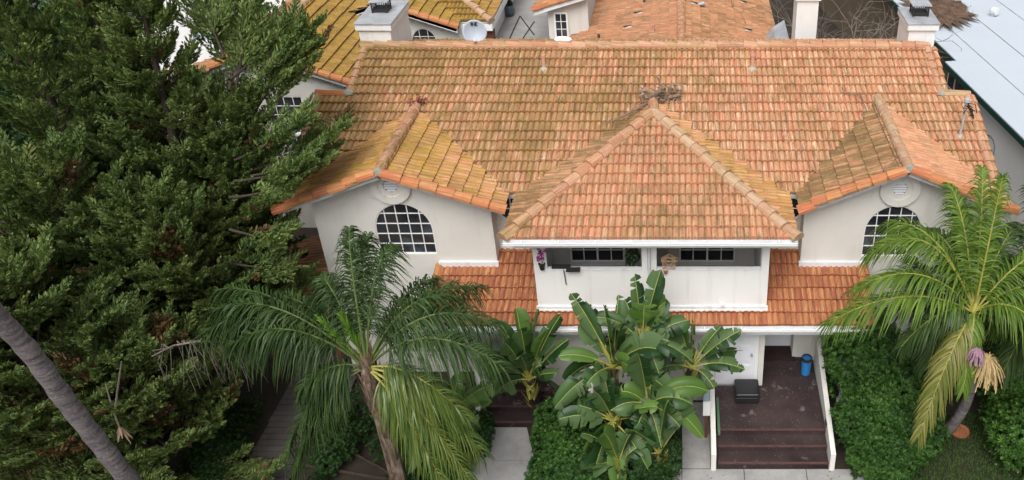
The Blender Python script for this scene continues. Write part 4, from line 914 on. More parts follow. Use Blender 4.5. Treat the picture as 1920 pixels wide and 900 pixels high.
mt = thing('doormat', 'dark doormat with black lettering in front of the recessed porch door', 'doormat', (2.6, 18.3, FL))
box_part('mat', (2.2, 3.0, 18.05, 18.6, FL, FL + .015), plain('dark brown mat', (.035, .02, .018), .95, .2), mt)
cu = bpy.data.curves.new('t', 'FONT'); cu.body = 'WELCOME'; cu.size = .17; cu.extrude = .002; cu.align_x = 'CENTER'
to = bpy.data.objects.new('t', cu); C.objects.link(to); dg = bpy.context.evaluated_depsgraph_get(); me = bpy.data.meshes.new_from_object(to.evaluated_get(dg)); bpy.data.objects.remove(to)
me.transform(Matrix.Translation((2.6, 18.36, FL + .019))); link_mesh('lettering', me, M['dark'], mt)
pb = thing('parcel_box', 'narrow pale blue box with white front on brown posts beside the porch wall', 'box', (.6, 16.1, 0))
MB().box(.53, .68, 15.72, 16.75, .84, 1.24).build('body', M['paleblue'], pb); box_part('front_panel', (.52, .69, 15.69, 15.72, .82, 1.25), M['white'], pb)
pb2 = MB(); pb2.box(.57, .64, 15.75, 15.82, 0, .84); pb2.build('post', M['brown'], pb); box_part('post', (.57, .64, 16.6, 16.67, 0, .84), M['brown'], pb)
tag(MB().box(.87, .93, 15.35, 16.55, FL + .002, FL + .10).build('wooden_strip', M['greenstrip'], loc=(.9, 16, FL)), 'long faded green strip lying along the left porch wall', 'strip')
# patio pot, terracotta dish
gp = P(955, 30, Z=4.0); gpt = thing('glazed_pot', 'round grey blue glazed pot with small green plant on the rear patio', 'plant pot', (gp.x, gp.y, 4.0))
MB().lathe((gp.x, gp.y, 4.0), [(.12, 0), (.22, .12), (.25, .26), (.2, .4), (.19, .44), (.16, .44)], 20).build('pot', M['glaze'], gpt, smooth=True)
td = P(1800, 806, Z=.1); tag(MB().lathe((td.x, td.y, .0), [(.18, 0), (.24, .05), (.24, .07), (.2, .05)], 20).build('terracotta_dish', M['terracotta'], loc=(td.x, td.y, 0)), 'round terracotta dish on the ground by the curved palm trunk', 'dish')

# ------------------------------------------------------------------ vegetation builders
class Leaves:
    def __init__(s): s.V = []; s.F = []; s.n = 0; s.M = []
    def strip(s, rows, mi=0):
        """rows: (k, w, 3) grid of points joined into quads"""
        rows = np.asarray(rows, dtype=float); k, w_ = rows.shape[:2]; i = np.arange(k * w_).reshape(k, w_) + s.n
        q = np.stack([i[:-1, :-1], i[:-1, 1:], i[1:, 1:], i[1:, :-1]], -1).reshape(-1, 4)
        s.V.append(rows.reshape(-1, 3)); s.F.append(q); s.M.append(np.full(len(q), mi)); s.n += k * w_
    def quads(s, Q, mi=0):
        """Q: (m,4,3)"""
        m = len(Q); s.V.append(Q.reshape(-1, 3)); s.F.append(np.arange(m * 4).reshape(m, 4) + s.n); s.M.append(np.full(m, mi)); s.n += m * 4
    def build(s, name, mats, parent=None, loc=None):
        return np_mesh(name, np.concatenate(s.V), np.concatenate(s.F), mats, parent, loc, np.concatenate(s.M))
def unit(v): return v / (np.linalg.norm(v, axis=-1, keepdims=True) + 1e-9)
rng = np.random.default_rng(21)

def palm_frond(base, tip, arch, parent, mats, n=46, L=.62, wd=.03, plum=.25, droop=.5, lift=.15, stalk=.12, ang=50, prof=.8, rr=.022, rollv=0.0):
    base = np.array(base); tip = np.array(tip); mid = (base + tip) / 2 + np.array((0, 0, arch)); lv = Leaves()
    def B(t): t = np.asarray(t)[:, None]; return (1 - t) ** 2 * base + 2 * t * (1 - t) * mid + t * t * tip
    K = 12; ts = np.linspace(0, 1, K); Pp = B(ts); T = unit(np.gradient(Pp, axis=0)); up0 = np.array((0, 0, 1.0))
    S = unit(np.cross(T, up0)); U = np.cross(S, T); r = rr * (1 - .85 * ts) + .003
    ring = np.stack([Pp + S * (r * math.cos(a))[:, None] + U * (r * math.sin(a))[:, None] for a in np.linspace(0, 2 * math.pi, 6)], 1); lv.strip(ring, 1)
    for side in (-1, 1):
        for t in np.linspace(stalk, .995, n):
            t = min(.998, t + rng.uniform(-.006, .006)); p = B([t])[0]; e = B([min(1, t + .02), max(0, t - .02)]); tan = unit(e[0] - e[1]); sd = unit(np.cross(tan, up0)); uu = np.cross(sd, tan)
            if rollv: sd, uu = sd * math.cos(rollv) + uu * math.sin(rollv), uu * math.cos(rollv) - sd * math.sin(rollv)
            a = R(ang * (1 - .45 * t) + rng.uniform(-7, 7)); v = lift + rng.uniform(-plum, plum)
            d = unit(sd * side * math.sin(a) + tan * math.cos(a) + uu * v); ln = L * (math.sin(math.pi * (.12 + .80 * t)) ** .6) * prof * rng.uniform(.85, 1.12)
            wv = unit(np.cross(d, uu) + rng.normal(0, .25, 3)); u_ = np.array([0, .3, .62, 1.0]); w_ = np.array([.5, 1, .8, .12]) * wd / 2
            c = p + d * (ln * u_)[:, None] - np.array((0, 0, 1)) * (ln * droop * rng.uniform(.7, 1.3) * u_ ** 2.2)[:, None]
            lv.strip(np.stack([c - wv * w_[:, None], c + wv * w_[:, None]], 1), 0)
    return lv.build('frond', mats, parent)

def bop_leaf(base, tip, wd, parent_lv, roll=0., frac=.55, tear=.25, arch=.12, fold=.25, mi=0, mr=2, ms=3, curl=.15):
    """a banana-like leaf: stalk, then a torn blade either side of a pale rib"""
    base = np.array(base); tip = np.array(tip); lv = parent_lv; ln = np.linalg.norm(tip - base)
    d0 = unit(tip - base); mid = (base + tip) / 2 + np.array((0, 0, arch * ln))
    B = lambda t: (1 - t) ** 2 * base + 2 * t * (1 - t) * mid + t * t * tip
    ts = np.linspace(0, 1, 12); Pp = np.array([B(t) for t in ts]); T = unit(np.gradient(Pp, axis=0))
    view = np.array((0, -.75, .66)); S = unit(np.cross(T, view)); U = np.cross(S, T)
    S2 = S * math.cos(roll) + U * math.sin(roll); U2 = U * math.cos(roll) - S * math.sin(roll)
    r = np.where(ts < 1 - frac, .028, .014) * (1 - .6 * ts)
    ring = np.stack([Pp + S2 * (r * math.cos(a))[:, None] + U2 * (r * math.sin(a))[:, None] for a in np.linspace(0, 2 * math.pi, 6)], 1); lv.strip(ring[:8], ms); lv.strip(ring[7:], mr)
    nb = 15; tb = np.linspace(1 - frac, 1, nb)
    C_ = np.array([B(t) for t in tb]); Tb = unit(np.gradient(C_, axis=0)); Sb = unit(np.cross(Tb, view)); Ub = np.cross(Sb, Tb)
    Sb, Ub = Sb * math.cos(roll) + Ub * math.sin(roll), Ub * math.cos(roll) - Sb * math.sin(roll)
    hw = wd / 2 * (np.sin(np.pi * np.clip((tb - (1 - frac)) / frac * .88 + .07, 0, 1)) ** .55); hw[-1] = .01
    for side in (-1, 1):
        fold_s = fold * rng.uniform(.4, 1.6); i = 0
        while i < nb - 1:
            j = i + 1
            while j < nb - 1 and rng.random() > tear: j += 1
            dz = rng.normal(0, .22); idx = np.arange(i, j + 1); w5 = np.array([0, .35, .7, 1.0]); sh = rng.uniform(-.05, .05); cut = rng.uniform(.72, 1.06)
            rows = []
            for q in idx:
                f = 1.0 if i < q < j else .97; out = Sb[q] * side * hw[q] * f * cut
                rows.append([C_[q] + out * u + Tb[q] * (sh * u + .18 * hw[q] * u) + Ub[q] * (hw[q] * (fold_s * u - (curl + .3) * u * u + dz * u * u)) + np.array((0, 0, -.25 * abs(dz) * hw[q] * u)) for u in w5])
            lv.strip(rows, mi); i = j

def rosette_bush(name, blobs, n, mat, parent, leaf=.085, wd=.032, k=7, core=True, seed=1, flat=.5):
    """shrub foliage: leaf rosettes spread through overlapping lumps; blobs: (centre, radii, weight)"""
    rg = np.random.default_rng(seed); lv = Leaves(); W = np.array([b[2] for b in blobs], float); W /= W.sum()
    for (c, rad, _), m in zip(blobs, (W * n).astype(int)):
        d = unit(rg.normal(0, 1, (m, 3))); d[:, 2] = np.abs(d[:, 2]) * rg.choice([1, 1, 1, -.4], m); d = unit(d)
        # lumpy surface: radius varies with direction
        lump = 1 + .13 * np.sin(5 * d[:, 0] + c[0]) * np.cos(4 * d[:, 1]) + .10 * np.sin(9 * d[:, 2] + 7 * d[:, 0]) + rg.normal(0, .05, m)
        rr_ = lump * (rg.uniform(.62, 1.0, m) ** .5); p = np.array(c) + d * np.array(rad) * rr_[:, None]; p[:, 2] = np.maximum(p[:, 2], .03)
        ax_ = unit(d * .8 + np.array((0, 0, .7)) + rg.normal(0, .3, (m, 3))); ref = unit(np.cross(ax_, rg.normal(0, 1, (m, 3)))); bi = np.cross(ax_, ref)
        sz = leaf * rg.uniform(.7, 1.25, m)
        for q in range(k):
            a = 2 * math.pi * q / k + rg.uniform(-.3, .3, m); o = ref * np.cos(a)[:, None] + bi * np.sin(a)[:, None]; dr = unit(o + ax_ * rg.uniform(.25, .9, m)[:, None]); sd = unit(np.cross(dr, ax_)); L_ = sz[:, None]
            lv.quads(np.stack([p, p + dr * L_ * .55 + sd * wd / 2, p + dr * L_, p + dr * L_ * .55 - sd * wd / 2], 1))
    return lv.build(name, mat, parent)

# ---- cypress: stems, limbs, flattened feathery sprays
def spray_template(n=34, seed=0):  # one flattened fan of scale leaves
    rg = np.random.default_rng(seed); t = rg.uniform(0, 1, n) ** .8; side = rg.choice([-1, 1], n); az = rg.uniform(-.55, .55, n)
    base = np.stack([t, np.zeros(n), np.zeros(n)], 1); reach = (.38 * (1 - t) + .11)
    d = np.stack([np.full(n, .95), side * np.cos(az) * .75, np.sin(az) * .75 + .15], 1); d = unit(d) * reach[:, None]
    wv = unit(np.cross(d, rg.normal(0, 1, (n, 3)))) * (.034 + .024 * rg.random(n))[:, None]
    b2 = base + d * rg.uniform(0, .45, n)[:, None]
    return np.stack([b2, b2 + d * .5 + wv, b2 + d, b2 + d * .5 - wv], 1)
TPL = [spray_template(46, s) for s in range(6)]
class Cypress:
    def __init__(s, seed): s.lv = Leaves(); s.wood = MB(); s.rg = np.random.default_rng(seed); s.bb = []
    def spray(s, p, d, L, nrm=None):
        rg = s.rg; d = unit(np.array(d)); up = np.array((0, 0, 1.0)) if nrm is None else nrm; y = unit(np.cross(up, d)); z = np.cross(d, y); a = rg.uniform(-.7, .7); y, z = y * math.cos(a) + z * math.sin(a), z * math.cos(a) - y * math.sin(a)
        T = TPL[rg.integers(6)]; s.bb.append((T.reshape(-1, 3) @ np.stack([d * L, y * L, z * L])) .reshape(-1, 4, 3) + np.array(p))
    def limb(s, p, d, L, r, sub=9, curve=.35):
        rg = s.rg; p = np.array(p, float); d = unit(np.array(d, float)); K = 7; pts = [p]; dd = d.copy()
        for k in range(K):
            dd = unit(dd + np.array((0, 0, curve / K)) + rg.normal(0, .05, 3)); pts.append(pts[-1] + dd * L / K)
        pts = np.array(pts); s.wood.tube([Vector(q) for q in pts[:-1]], list(np.linspace(r, r * .25, K)), 5, cap=False)
        nb = max(4, int(sub * L / 1.6))
        for i in range(nb):
            t = .3 + .7 * (i + rg.random()) / nb; f = t * K; k = min(K - 1, int(f)); q = pts[k] + (pts[k + 1] - pts[k]) * (f - k); tan = unit(pts[k + 1] - pts[k])
            sd = unit(np.cross(tan, (0, 0, 1))) * (1 if i % 2 else -1); b = unit(tan * .9 + sd * rg.uniform(.35, .95) + np.array((0, 0, rg.uniform(-.1, .35)))); l = (1.05 - .6 * t) * min(1.0, L * .38) * rg.uniform(.7, 1.2) + .22
            m = max(2, int(l / .12))
            for j in range(m):
                u = (j + .3) / m; pp = q + b * l * u + np.array((0, 0, -.05 * u)); s2 = unit(np.cross(b, (0, 0, 1))) * (1 if j % 2 else -1)
                s.spray(pp, b * .95 + s2 * .55 * (1 - u * .6) + np.array((0, 0, rg.uniform(0, .25))), (.40 - .13 * u) * rg.uniform(.8, 1.25))
            s.spray(q + b * l * .9, b + np.array((0, 0, .15)), .42)
        for u in (.8, .9, 1.0): s.spray(pts[-1] - dd * .2 * (1 - u) * 5, dd + np.array((0, 0, .2)), .46)
    def build(s, name, label, mats, loc, group=None):
        o = thing(name, label, 'tree', loc, group); s.wood.build('trunk', M['bark'], o, smooth=True)
        A_ = np.stack(s.bb); c0_ = A_.mean((1, 2)); f_ = np.sin(c0_[:, 0] * 2.3 + 1) * np.sin(c0_[:, 1] * 2.9) * np.sin(c0_[:, 2] * 2.1 + 2) + s.rg.normal(0, .12, len(A_)) - (c0_[:, 2] - 3) * .05
        dry = (f_ > .5) | ((s.rg.random(len(A_)) < .04) & (c0_[:, 2] < 4)); s.lv.quads(A_[~dry].reshape(-1, 4, 3), 0)
        if dry.any(): s.lv.quads(A_[dry].reshape(-1, 4, 3), 1)
        s.lv.build('crown', mats, o); return o
def stem(c, a, b, limbs, Lf, r=.09, el=(10, 35), wind=(0, 0), side=None, h0=.0, curve=.35, sub=9):
    """a leader from a to b with limbs; Lf(t) limb length; wind leans the limbs"""
    a = np.array(a, float); b = np.array(b, float); rg = c.rg; c.wood.tube([Vector(a), Vector((a + b) / 2 + rg.normal(0, .1, 3)), Vector(b)], [r, r * .6, r * .15], 7, cap=False)
    for i in range(limbs):
        t = h0 + (1 - h0) * (i + rg.random()) / limbs; az = i * 2.39996 + rg.uniform(-.5, .5) if side is None else R(rg.uniform(*side)); e = R(rg.uniform(*el) + 25 * t); L = Lf(t) * rg.uniform(.72, 1.15)
        d = np.array((math.cos(az) * math.cos(e) + wind[0], math.sin(az) * math.cos(e) + wind[1], math.sin(e)))
        # push the longest limbs a little to the wind side
        L *= 1 + .25 * (wind[0] * math.cos(az) + wind[1] * math.sin(az)); c.limb(a + (b - a) * t, d, L, .012 + .012 * L, sub, curve)
    for k in range(9): c.spray(b - np.array((0, 0, .12 * k)), (rg.normal(0, .15), rg.normal(0, .15), 1), .35)

# ------------------------------------------------------------------ the trees and plants
def pv(px, py, Y): return np.array(P(px, py, Y=Y))
# big cypress in front of the left part of the house
c = Cypress(3)
g0 = np.array((-11.8, 17.6, 0))
stem(c, g0, (-11.1, 18.2, 10.2), 84, lambda t: 3.0 * (1 - t) ** 1.15 + .38, r=.22, h0=.12, wind=(.08, .0))
stem(c, g0 + (-.6, .2, 0), (-12.25, 18.4, 10.6), 66, lambda t: 2.6 * (1 - t) ** 1.2 + .36, r=.2, h0=.15, wind=(.2, 0))
stem(c, g0 + (-1.2, 0, 0), (-13.7, 17.8, 10.9), 72, lambda t: 2.8 * (1 - t) ** 1.05 + .4, r=.2, h0=.12)
stem(c, (-11.3, 17.6, 2.5), (-10.1, 18.6, 7.4), 54, lambda t: 1.4 * (1 - t) ** .7 + .45, r=.12, wind=(.25, .15), el=(15, 35), h0=.15)
stem(c, (-11.6, 17.2, 1.0), (-11.1, 16.0, 6.0), 52, lambda t: 1.9 * (1 - t) ** .6 + .5, r=.13, wind=(.0, -.2), h0=.1)
stem(c, (-12.6, 17.2, 1.0), (-12.9, 15.8, 7.2), 56, lambda t: 2.3 * (1 - t) ** .6 + .5, r=.13, wind=(0, -.2), h0=.1)
# long sweeping limbs reaching over the roof on the right
for (x0, y0, Ya), (x1, y1, Yb) in (((430, 170, 18.5), (452, 4, 20.5)), ((440, 190, 18.5), (458, 36, 19.8)), ((455, 210, 18.5), (530, 60, 19.8)), ((465, 225, 18.5), (566, 72, 20)), ((480, 250, 18.5), (588, 104, 20)),
                                   ((470, 320, 18), (620, 238, 18.6)), ((470, 330, 17.8), (594, 296, 18)), ((440, 300, 17.8), (570, 250, 18.2)), ((440, 340, 17.5), (572, 318, 17.6)), ((430, 370, 17), (548, 352, 17)), ((430, 430, 16.5), (520, 440, 16.6)), ((420, 490, 16.2), (520, 510, 16.4)), ((420, 110, 18.5), (392, 2, 20)), ((430, 150, 18.5), (500, 80, 20))):
    a_ = pv(x0, y0, Ya); b_ = pv(x1, y1, Yb); c.limb(a_, b_ - a_ - np.array((0, 0, .15)), np.linalg.norm(b_ - a_), .04, 15, .25)
c.build('cypress_tree', 'large many stemmed cypress with feathery green sprays in front of the left gable', [M['cypress'], M['cypress_brown']], tuple(g0))
c = Cypress(5); g1 = (-15.6, 20.5, 0)
stem(c, g1, (-16.0, 20.6, 10.8), 80, lambda t: 3.0 * (1 - t) ** .9 + .5, r=.22, h0=.2)
stem(c, (-14.6, 20.6, 0), (-14.2, 20.6, 8.6), 50, lambda t: 2.2 * (1 - t) ** .9 + .45, r=.18, h0=.3)
c.build('cypress_tree', 'darker blue green cypress rising at the top left corner behind the large one', [M['cypress_blue'], M['cypress_brown']], g1)
c = Cypress(8); g2 = np.array((-13.0, 14.6, 0))
stem(c, g2, (-13.3, 14.0, 5.6), 70, lambda t: 2.6 * (1 - t) ** .6 + .6, r=.16, h0=.06, el=(0, 25))
stem(c, g2 + (1.2, -.2, 0), (-11.4, 14.3, 3.9), 56, lambda t: 1.9 * (1 - t) ** .6 + .5, r=.12, h0=.06, el=(0, 25))
stem(c, g2 + (-1.8, .5, 0), (-15.4, 14.6, 6.2), 56, lambda t: 2.6 * (1 - t) ** .6 + .6, r=.12, h0=.06, el=(0, 25))
c.build('cypress_tree', 'low spreading cypress filling the bottom left corner behind the leaning palm trunk', [M['cypress'], M['cypress_brown']], tuple(g2))

# leaning ringed palm trunk in the left foreground (its crown is out of the picture)
lp = thing('leaning_palm', 'leaning grey ringed palm trunk crossing the bottom left corner', 'palm tree', (-10.4, 12.1, 0))
pts_ = [Vector((-10.45, 12.6, -.05)), pv(240, 900, 11.6), pv(182, 825, 11.4), pv(118, 745, 11.15), pv(58, 660, 10.9), pv(-12, 588, 10.6)]
pts_ = [Vector(p) for p in pts_]; e = pts_[-1]; d = (pts_[-1] - pts_[-2]).normalized()
for k in range(5): d = (d + Vector((.02, .06, .22))).normalized(); e = e + d * 1.15; pts_.append(e.copy())
fine_ = []
for a_, b_ in zip(pts_[:-1], pts_[1:]):
    for k in range(6): fine_.append(a_.lerp(b_, k / 6))
fine_.append(pts_[-1])
for _ in range(4): fine_ = [fine_[0]] + [(fine_[i - 1] + fine_[i] * 2 + fine_[i + 1]) / 4 for i in range(1, len(fine_) - 1)] + [fine_[-1]]
rad_ = [max(.11, .172 - .0010 * i + .010 * math.sin(i * 2.1)) for i in range(len(fine_))]
MB().tube(fine_, rad_, 18).build('trunk', M['palmbark'], lp, smooth=True)
for k in range(12):
    a_ = k * 2.4; tipp = np.array(pts_[-1]) + np.array((math.cos(a_) * 1.7, math.sin(a_) * 1.7, .6 - .11 * k)); palm_frond(pts_[-1], tipp, .7, lp, [M['queen'], M['stalk']], n=24, L=.45)

# queen palm left of centre
qc = pv(688, 690, 13.5); qp = thing('queen_palm', 'feathery dark green palm with fibrous trunk left of the banana-like plants', 'palm tree', (qc[0], qc[1] + .15, 0))
MB().tube([(qc[0] + .02, qc[1] + .12, -.05), (qc[0] + .02, qc[1] + .1, 1.6), (qc[0] + .02, qc[1] + .05, 2.9), tuple(qc - (0, 0, .9)), tuple(qc - (0, 0, .3)), tuple(qc + (0, 0, .15))], [.17, .16, .155, .17, .17, .09], 14, jit=.09).build('trunk', M['fibre'], qp)
fb = MB(); random.seed(2)
for i in range(170):
    z = qc[2] + random.uniform(-1.25, .25); a_ = random.uniform(0, 6.3); r_ = .19 if z < qc[2] - .2 else .13; p = Vector((qc[0] + math.cos(a_) * r_, qc[1] + .04 + math.sin(a_) * r_, z)); l = random.uniform(.15, .4); w2 = random.uniform(.02, .05)
    q = p + Vector((math.cos(a_) * .07, math.sin(a_) * .07, l)); t_ = Vector((-math.sin(a_), math.cos(a_), 0)) * w2; fb.add([p - t_, p + t_, q + t_ * .3, q - t_ * .3], [(0, 1, 2, 3)])
fb.build('leaf_base', M['deadleaf'], qp)
Q = [M['queen'], M['queen_rib']]; QY = [M['queen_yellow'], M['stalk']]
spec = [((655, 428), 14.5, .75, Q, .75), ((735, 462), 14.4, .85, Q, .7), ((600, 520), 14.2, .8, Q, .65), ((392, 588), 13.6, 1.15, Q, .75), ((430, 650), 13.0, 1.0, Q, .75), ((500, 560), 14.6, .95, Q, .7),
        ((930, 610), 13.9, 1.1, Q, .75), ((905, 540), 14.9, 1.0, Q, .7), ((945, 690), 13.1, 1.1, Q, .75), ((820, 520), 15.2, .7, Q, .65), ((555, 885), 12.6, .75, Q, .55), ((885, 905), 12.5, .75, QY, .62), ((560, 740), 13.0, .5, Q, .6), ((905, 850), 12.9, .8, QY, .62), ((835, 915), 12.4, .7, QY, .6), ((880, 790), 13.0, .75, QY, .6), ((535, 860), 12.7, .8, Q, .6), ((400, 545), 14.3, 1.0, Q, .7), ((380, 625), 13.4, 1.1, Q, .7), ((690, 440), 15.0, .8, Q, .7), ((860, 560), 14.4, .95, Q, .7)]
for (x, y), Y_, ar_, mt_, L_ in spec: palm_frond(qc, pv(x, y, Y_), ar_ * 1.35, qp, mt_, n=136, L=L_ * 1.12 * random.uniform(.9, 1.08), wd=.029, plum=.95, droop=1.1, lift=.1, ang=66, rr=.028, stalk=.2)
for x, y, Y_ in ((598, 598, 13.7), (640, 592, 13.6), (656, 600, 13.9)): palm_frond(qc, pv(x, y, Y_), .1, qp, [M['lime'], M['lime']], n=26, L=.5, wd=.028, ang=20, droop=.25, stalk=.35, rr=.02)

# king palms at the right
def king(name, label, crown, basep, midp, fronds, r0=.105, seedn=0):
    o = thing(name, label, 'palm tree', (basep[0], basep[1], 0), 'palms at the right')
    cr = np.array(crown); b0 = np.array(basep); md = np.array(midp); path = []
    low = cr - (0, 0, 1.0)
    for t in np.linspace(0, 1, 14): path.append(Vector((1 - t) ** 2 * b0 + 2 * t * (1 - t) * md + t * t * low))
    MB().tube(path, list(np.linspace(r0 * 1.35, r0 * .85, 14)), 14).build('trunk', M['palmbark'], o, smooth=True)
    MB().tube([Vector(low), Vector(low + (0, 0, .35)), Vector(cr - (0, 0, .2)), Vector(cr + (0, 0, .25))], [r0 * 1.05, r0 * 1.1, r0 * .8, .03], 12).build('crownshaft', M['stalk'], o, smooth=True)
    for tp, ar_, mt_, L_ in fronds: palm_frond(cr, tp, ar_ * 1.15, o, mt_, n=96, L=L_ * 1.08 * random.uniform(.9, 1.08), wd=.038, plum=.35, droop=.85, lift=.2, ang=56, rr=.026, stalk=.1)
    return o
K_ = [M['king'], M['stalk']]; KT = [M['king_tan'], M['stalk']]; KD = [M['queen'], M['stalk']]
kc = pv(1826, 586, 15.1)
kp = king('king_palm', 'large bright green palm with curved grey trunk and tan flower strands at right', kc, (6.45, 15.9, 0), (7.1, 15.7, 1.6), [
    (pv(1842, 315, 16.8), .5, K_, .8), (pv(1660, 420, 16.2), 1.2, K_, .8), (pv(1600, 545, 14.9), 1.2, K_, .75), (pv(1780, 345, 16.9), .7, K_, .8), (pv(1880, 330, 15.8), .55, K_, .7), (pv(1630, 478, 15.5), 1.75, K_, .85), (pv(1552, 606, 14.4), .95, K_, .85), (pv(1722, 820, 13.7), .95, KT, .6), (pv(1990, 470, 15.6), .9, K_, .8), (pv(1960, 640, 14.2), .9, K_, .85),
    (pv(1805, 735, 14.2), .8, K_, .42), (pv(1740, 430, 16.6), .75, KD, .8), (pv(2010, 560, 14.9), .9, K_, .8), (pv(1690, 650, 14.6), .75, KD, .6), (pv(2020, 700, 14.6), .7, KD, .7), (pv(1790, 380, 17.0), .7, K_, .8), (pv(1760, 500, 15.9), .7, K_, .7), (pv(1900, 430, 16.6), .7, KD, .75)])
fr2 = Leaves(); random.seed(4)
def tassel(center, n, L, lv, mi, spread=.28):
    for i in range(n):
        a_ = rng.uniform(0, 6.28); e_ = rng.uniform(-.3, .5); d = np.array((math.cos(a_) * math.cos(e_), math.sin(a_) * math.cos(e_), math.sin(e_))); l = L * rng.uniform(.6, 1.1); u = np.linspace(0, 1, 6); sp_r = spread * rng.uniform(.5, 1.1)
        cc = np.array(center) + d * (sp_r * (u ** .6))[:, None] - np.array((0, 0, 1)) * (l * u ** 1.6)[:, None] + rng.normal(0, .008, (6, 3)); wv = unit(np.cross(d, (0, 0, 1))) * .009; lv.strip(np.stack([cc - wv, cc + wv], 1), mi)
tassel(pv(1852, 672, 14.5), 280, .55, fr2, 0, .42); tassel(pv(1800, 668, 14.7), 120, .5, fr2, 0, .24); tassel(pv(1832, 656, 14.35), 90, .34, fr2, 1, .22)
fr2.build('flower_strands', [M['fruit'], M['fruit2']], kp)
king('king_palm', 'second palm with thin straight pale trunk rising from the bush left of the curved trunk', pv(1772, 600, 15.9), (5.75, 16.5, 0), (5.8, 16.4, 1.6), [(pv(1650, 590, 15.9), .6, KD, .6), (pv(1700, 480, 17.0), .5, KD, .6), (pv(1800, 420, 17.2), .5, K_, .6), (pv(1880, 540, 16.6), .5, KD, .6), (pv(1740, 690, 15.2), .5, KD, .6), (pv(1690, 520, 16.3), .5, KD, .6)], r0=.09)
king('king_palm', 'palm at the right edge with crown mostly out of frame', pv(1965, 560, 16.0), (8.3, 16.8, 0), (8.3, 16.4, 1.6), [(pv(1850, 480, 16.4), .6, KD, .7), (pv(1860, 600, 15.6), .6, K_, .7), (pv(1880, 700, 15.0), .6, KD, .7), (pv(2050, 400, 16.4), .6, K_, .7), (pv(1930, 350, 17.2), .6, KD, .7), (pv(2080, 620, 15.5), .6, KD, .7), (pv(1900, 420, 17.0), .7, KD, .7)])

# banana-like bird of paradise plants
def bop(label, root, crowns, leaves, extra=4, name='giant_bird_of_paradise'):
    o = thing(name, label, 'plant', tuple(root), 'banana-like plants in front of the house')
    for (cx_, cy_, cY) in crowns:
        st = MB(); sb = Leaves(); cr = Vector(pv(cx_, cy_, cY)); st.tube([Vector(root) + Vector((random.uniform(-.2, .2), random.uniform(-.1, .1), 0)), (Vector(root) + cr) / 2 + Vector((random.uniform(-.08, .08), 0, -.1)), cr], [.13, .12, .07], 9, jit=.08)
        for k in range(22):
            a_ = random.uniform(0, 6.3); z0 = random.uniform(-.85, -.1); b_ = np.array(cr) + (math.cos(a_) * .06, math.sin(a_) * .06, z0); t_ = b_ + (math.cos(a_) * .16, math.sin(a_) * .16, random.uniform(.25, .5)); wv = np.array((-math.sin(a_), math.cos(a_), 0)) * .04
            sb.strip([[b_ - wv, b_ + wv], [(b_ + t_) / 2 - wv, (b_ + t_) / 2 + wv], [t_ - wv * .3, t_ + wv * .3]], 0)
        st.build('stem', M['bark'], o); sb.build('leaf_sheath', [M['stalk']], o)
    ex = []
    for ci, (cx_, cy_, cY) in enumerate(crowns):
        for k in range(extra):
            a_ = random.uniform(-.5, math.pi + .5); rr_ = random.uniform(60, 118); ex.append((ci, cx_ + rr_ * math.cos(a_), cy_ - rr_ * .8 * math.sin(a_) - (10 if k % 2 else -30), cY + random.uniform(-.5, .7), random.uniform(.32, .5), 1 if random.random() < .18 else 0, random.uniform(-1.0, 1.0), random.uniform(.6, .75), random.uniform(.12, .4)))
    for lf in list(leaves) + ex:
        ci, tx_, ty_, tY, wd = lf[:5]; light = lf[5] if len(lf) > 5 else 0; roll = lf[6] if len(lf) > 6 else random.uniform(-.6, .6); fr_ = lf[7] if len(lf) > 7 else .6
        lv = Leaves(); bop_leaf(pv(*crowns[ci]), pv(tx_, ty_, tY), wd * 1.32, lv, roll * 1.3, min(.82, fr_ * 1.18), tear=.4 if not light else .2, arch=(lf[8] if len(lf) > 8 else .12) * 1.3, fold=random.uniform(.1, .75), curl=random.uniform(-.1, .45))
        lv.build('leaf', [M['bop_light'] if light else M['bop'], M['bop'], M['midrib'], M['stalk']], o)
random.seed(12)
r1 = P(1012, 752, Z=0)
bop('short plant with paddle leaves and yellow stalks beside the left stairs', (r1.x, r1.y, 0), [(992, 712, 15.75)], [
    (0, 968, 578, 16.3, .36, 1, .4), (0, 1052, 590, 16.3, .34, 0, -.5), (0, 1068, 635, 16.0, .34, 0, .5), (0, 935, 600, 16.2, .36, 0, .3), (0, 1010, 580, 16.4, .34, 0, .8), (0, 910, 655, 15.9, .34, 0, .2), (0, 1045, 700, 15.4, .3, 0, .4), (0, 945, 640, 15.2, .34, 0, -.4), (0, 1030, 615, 15.5, .3, 1, -.9)], extra=9)
r2 = P(1170, 870, Z=0)
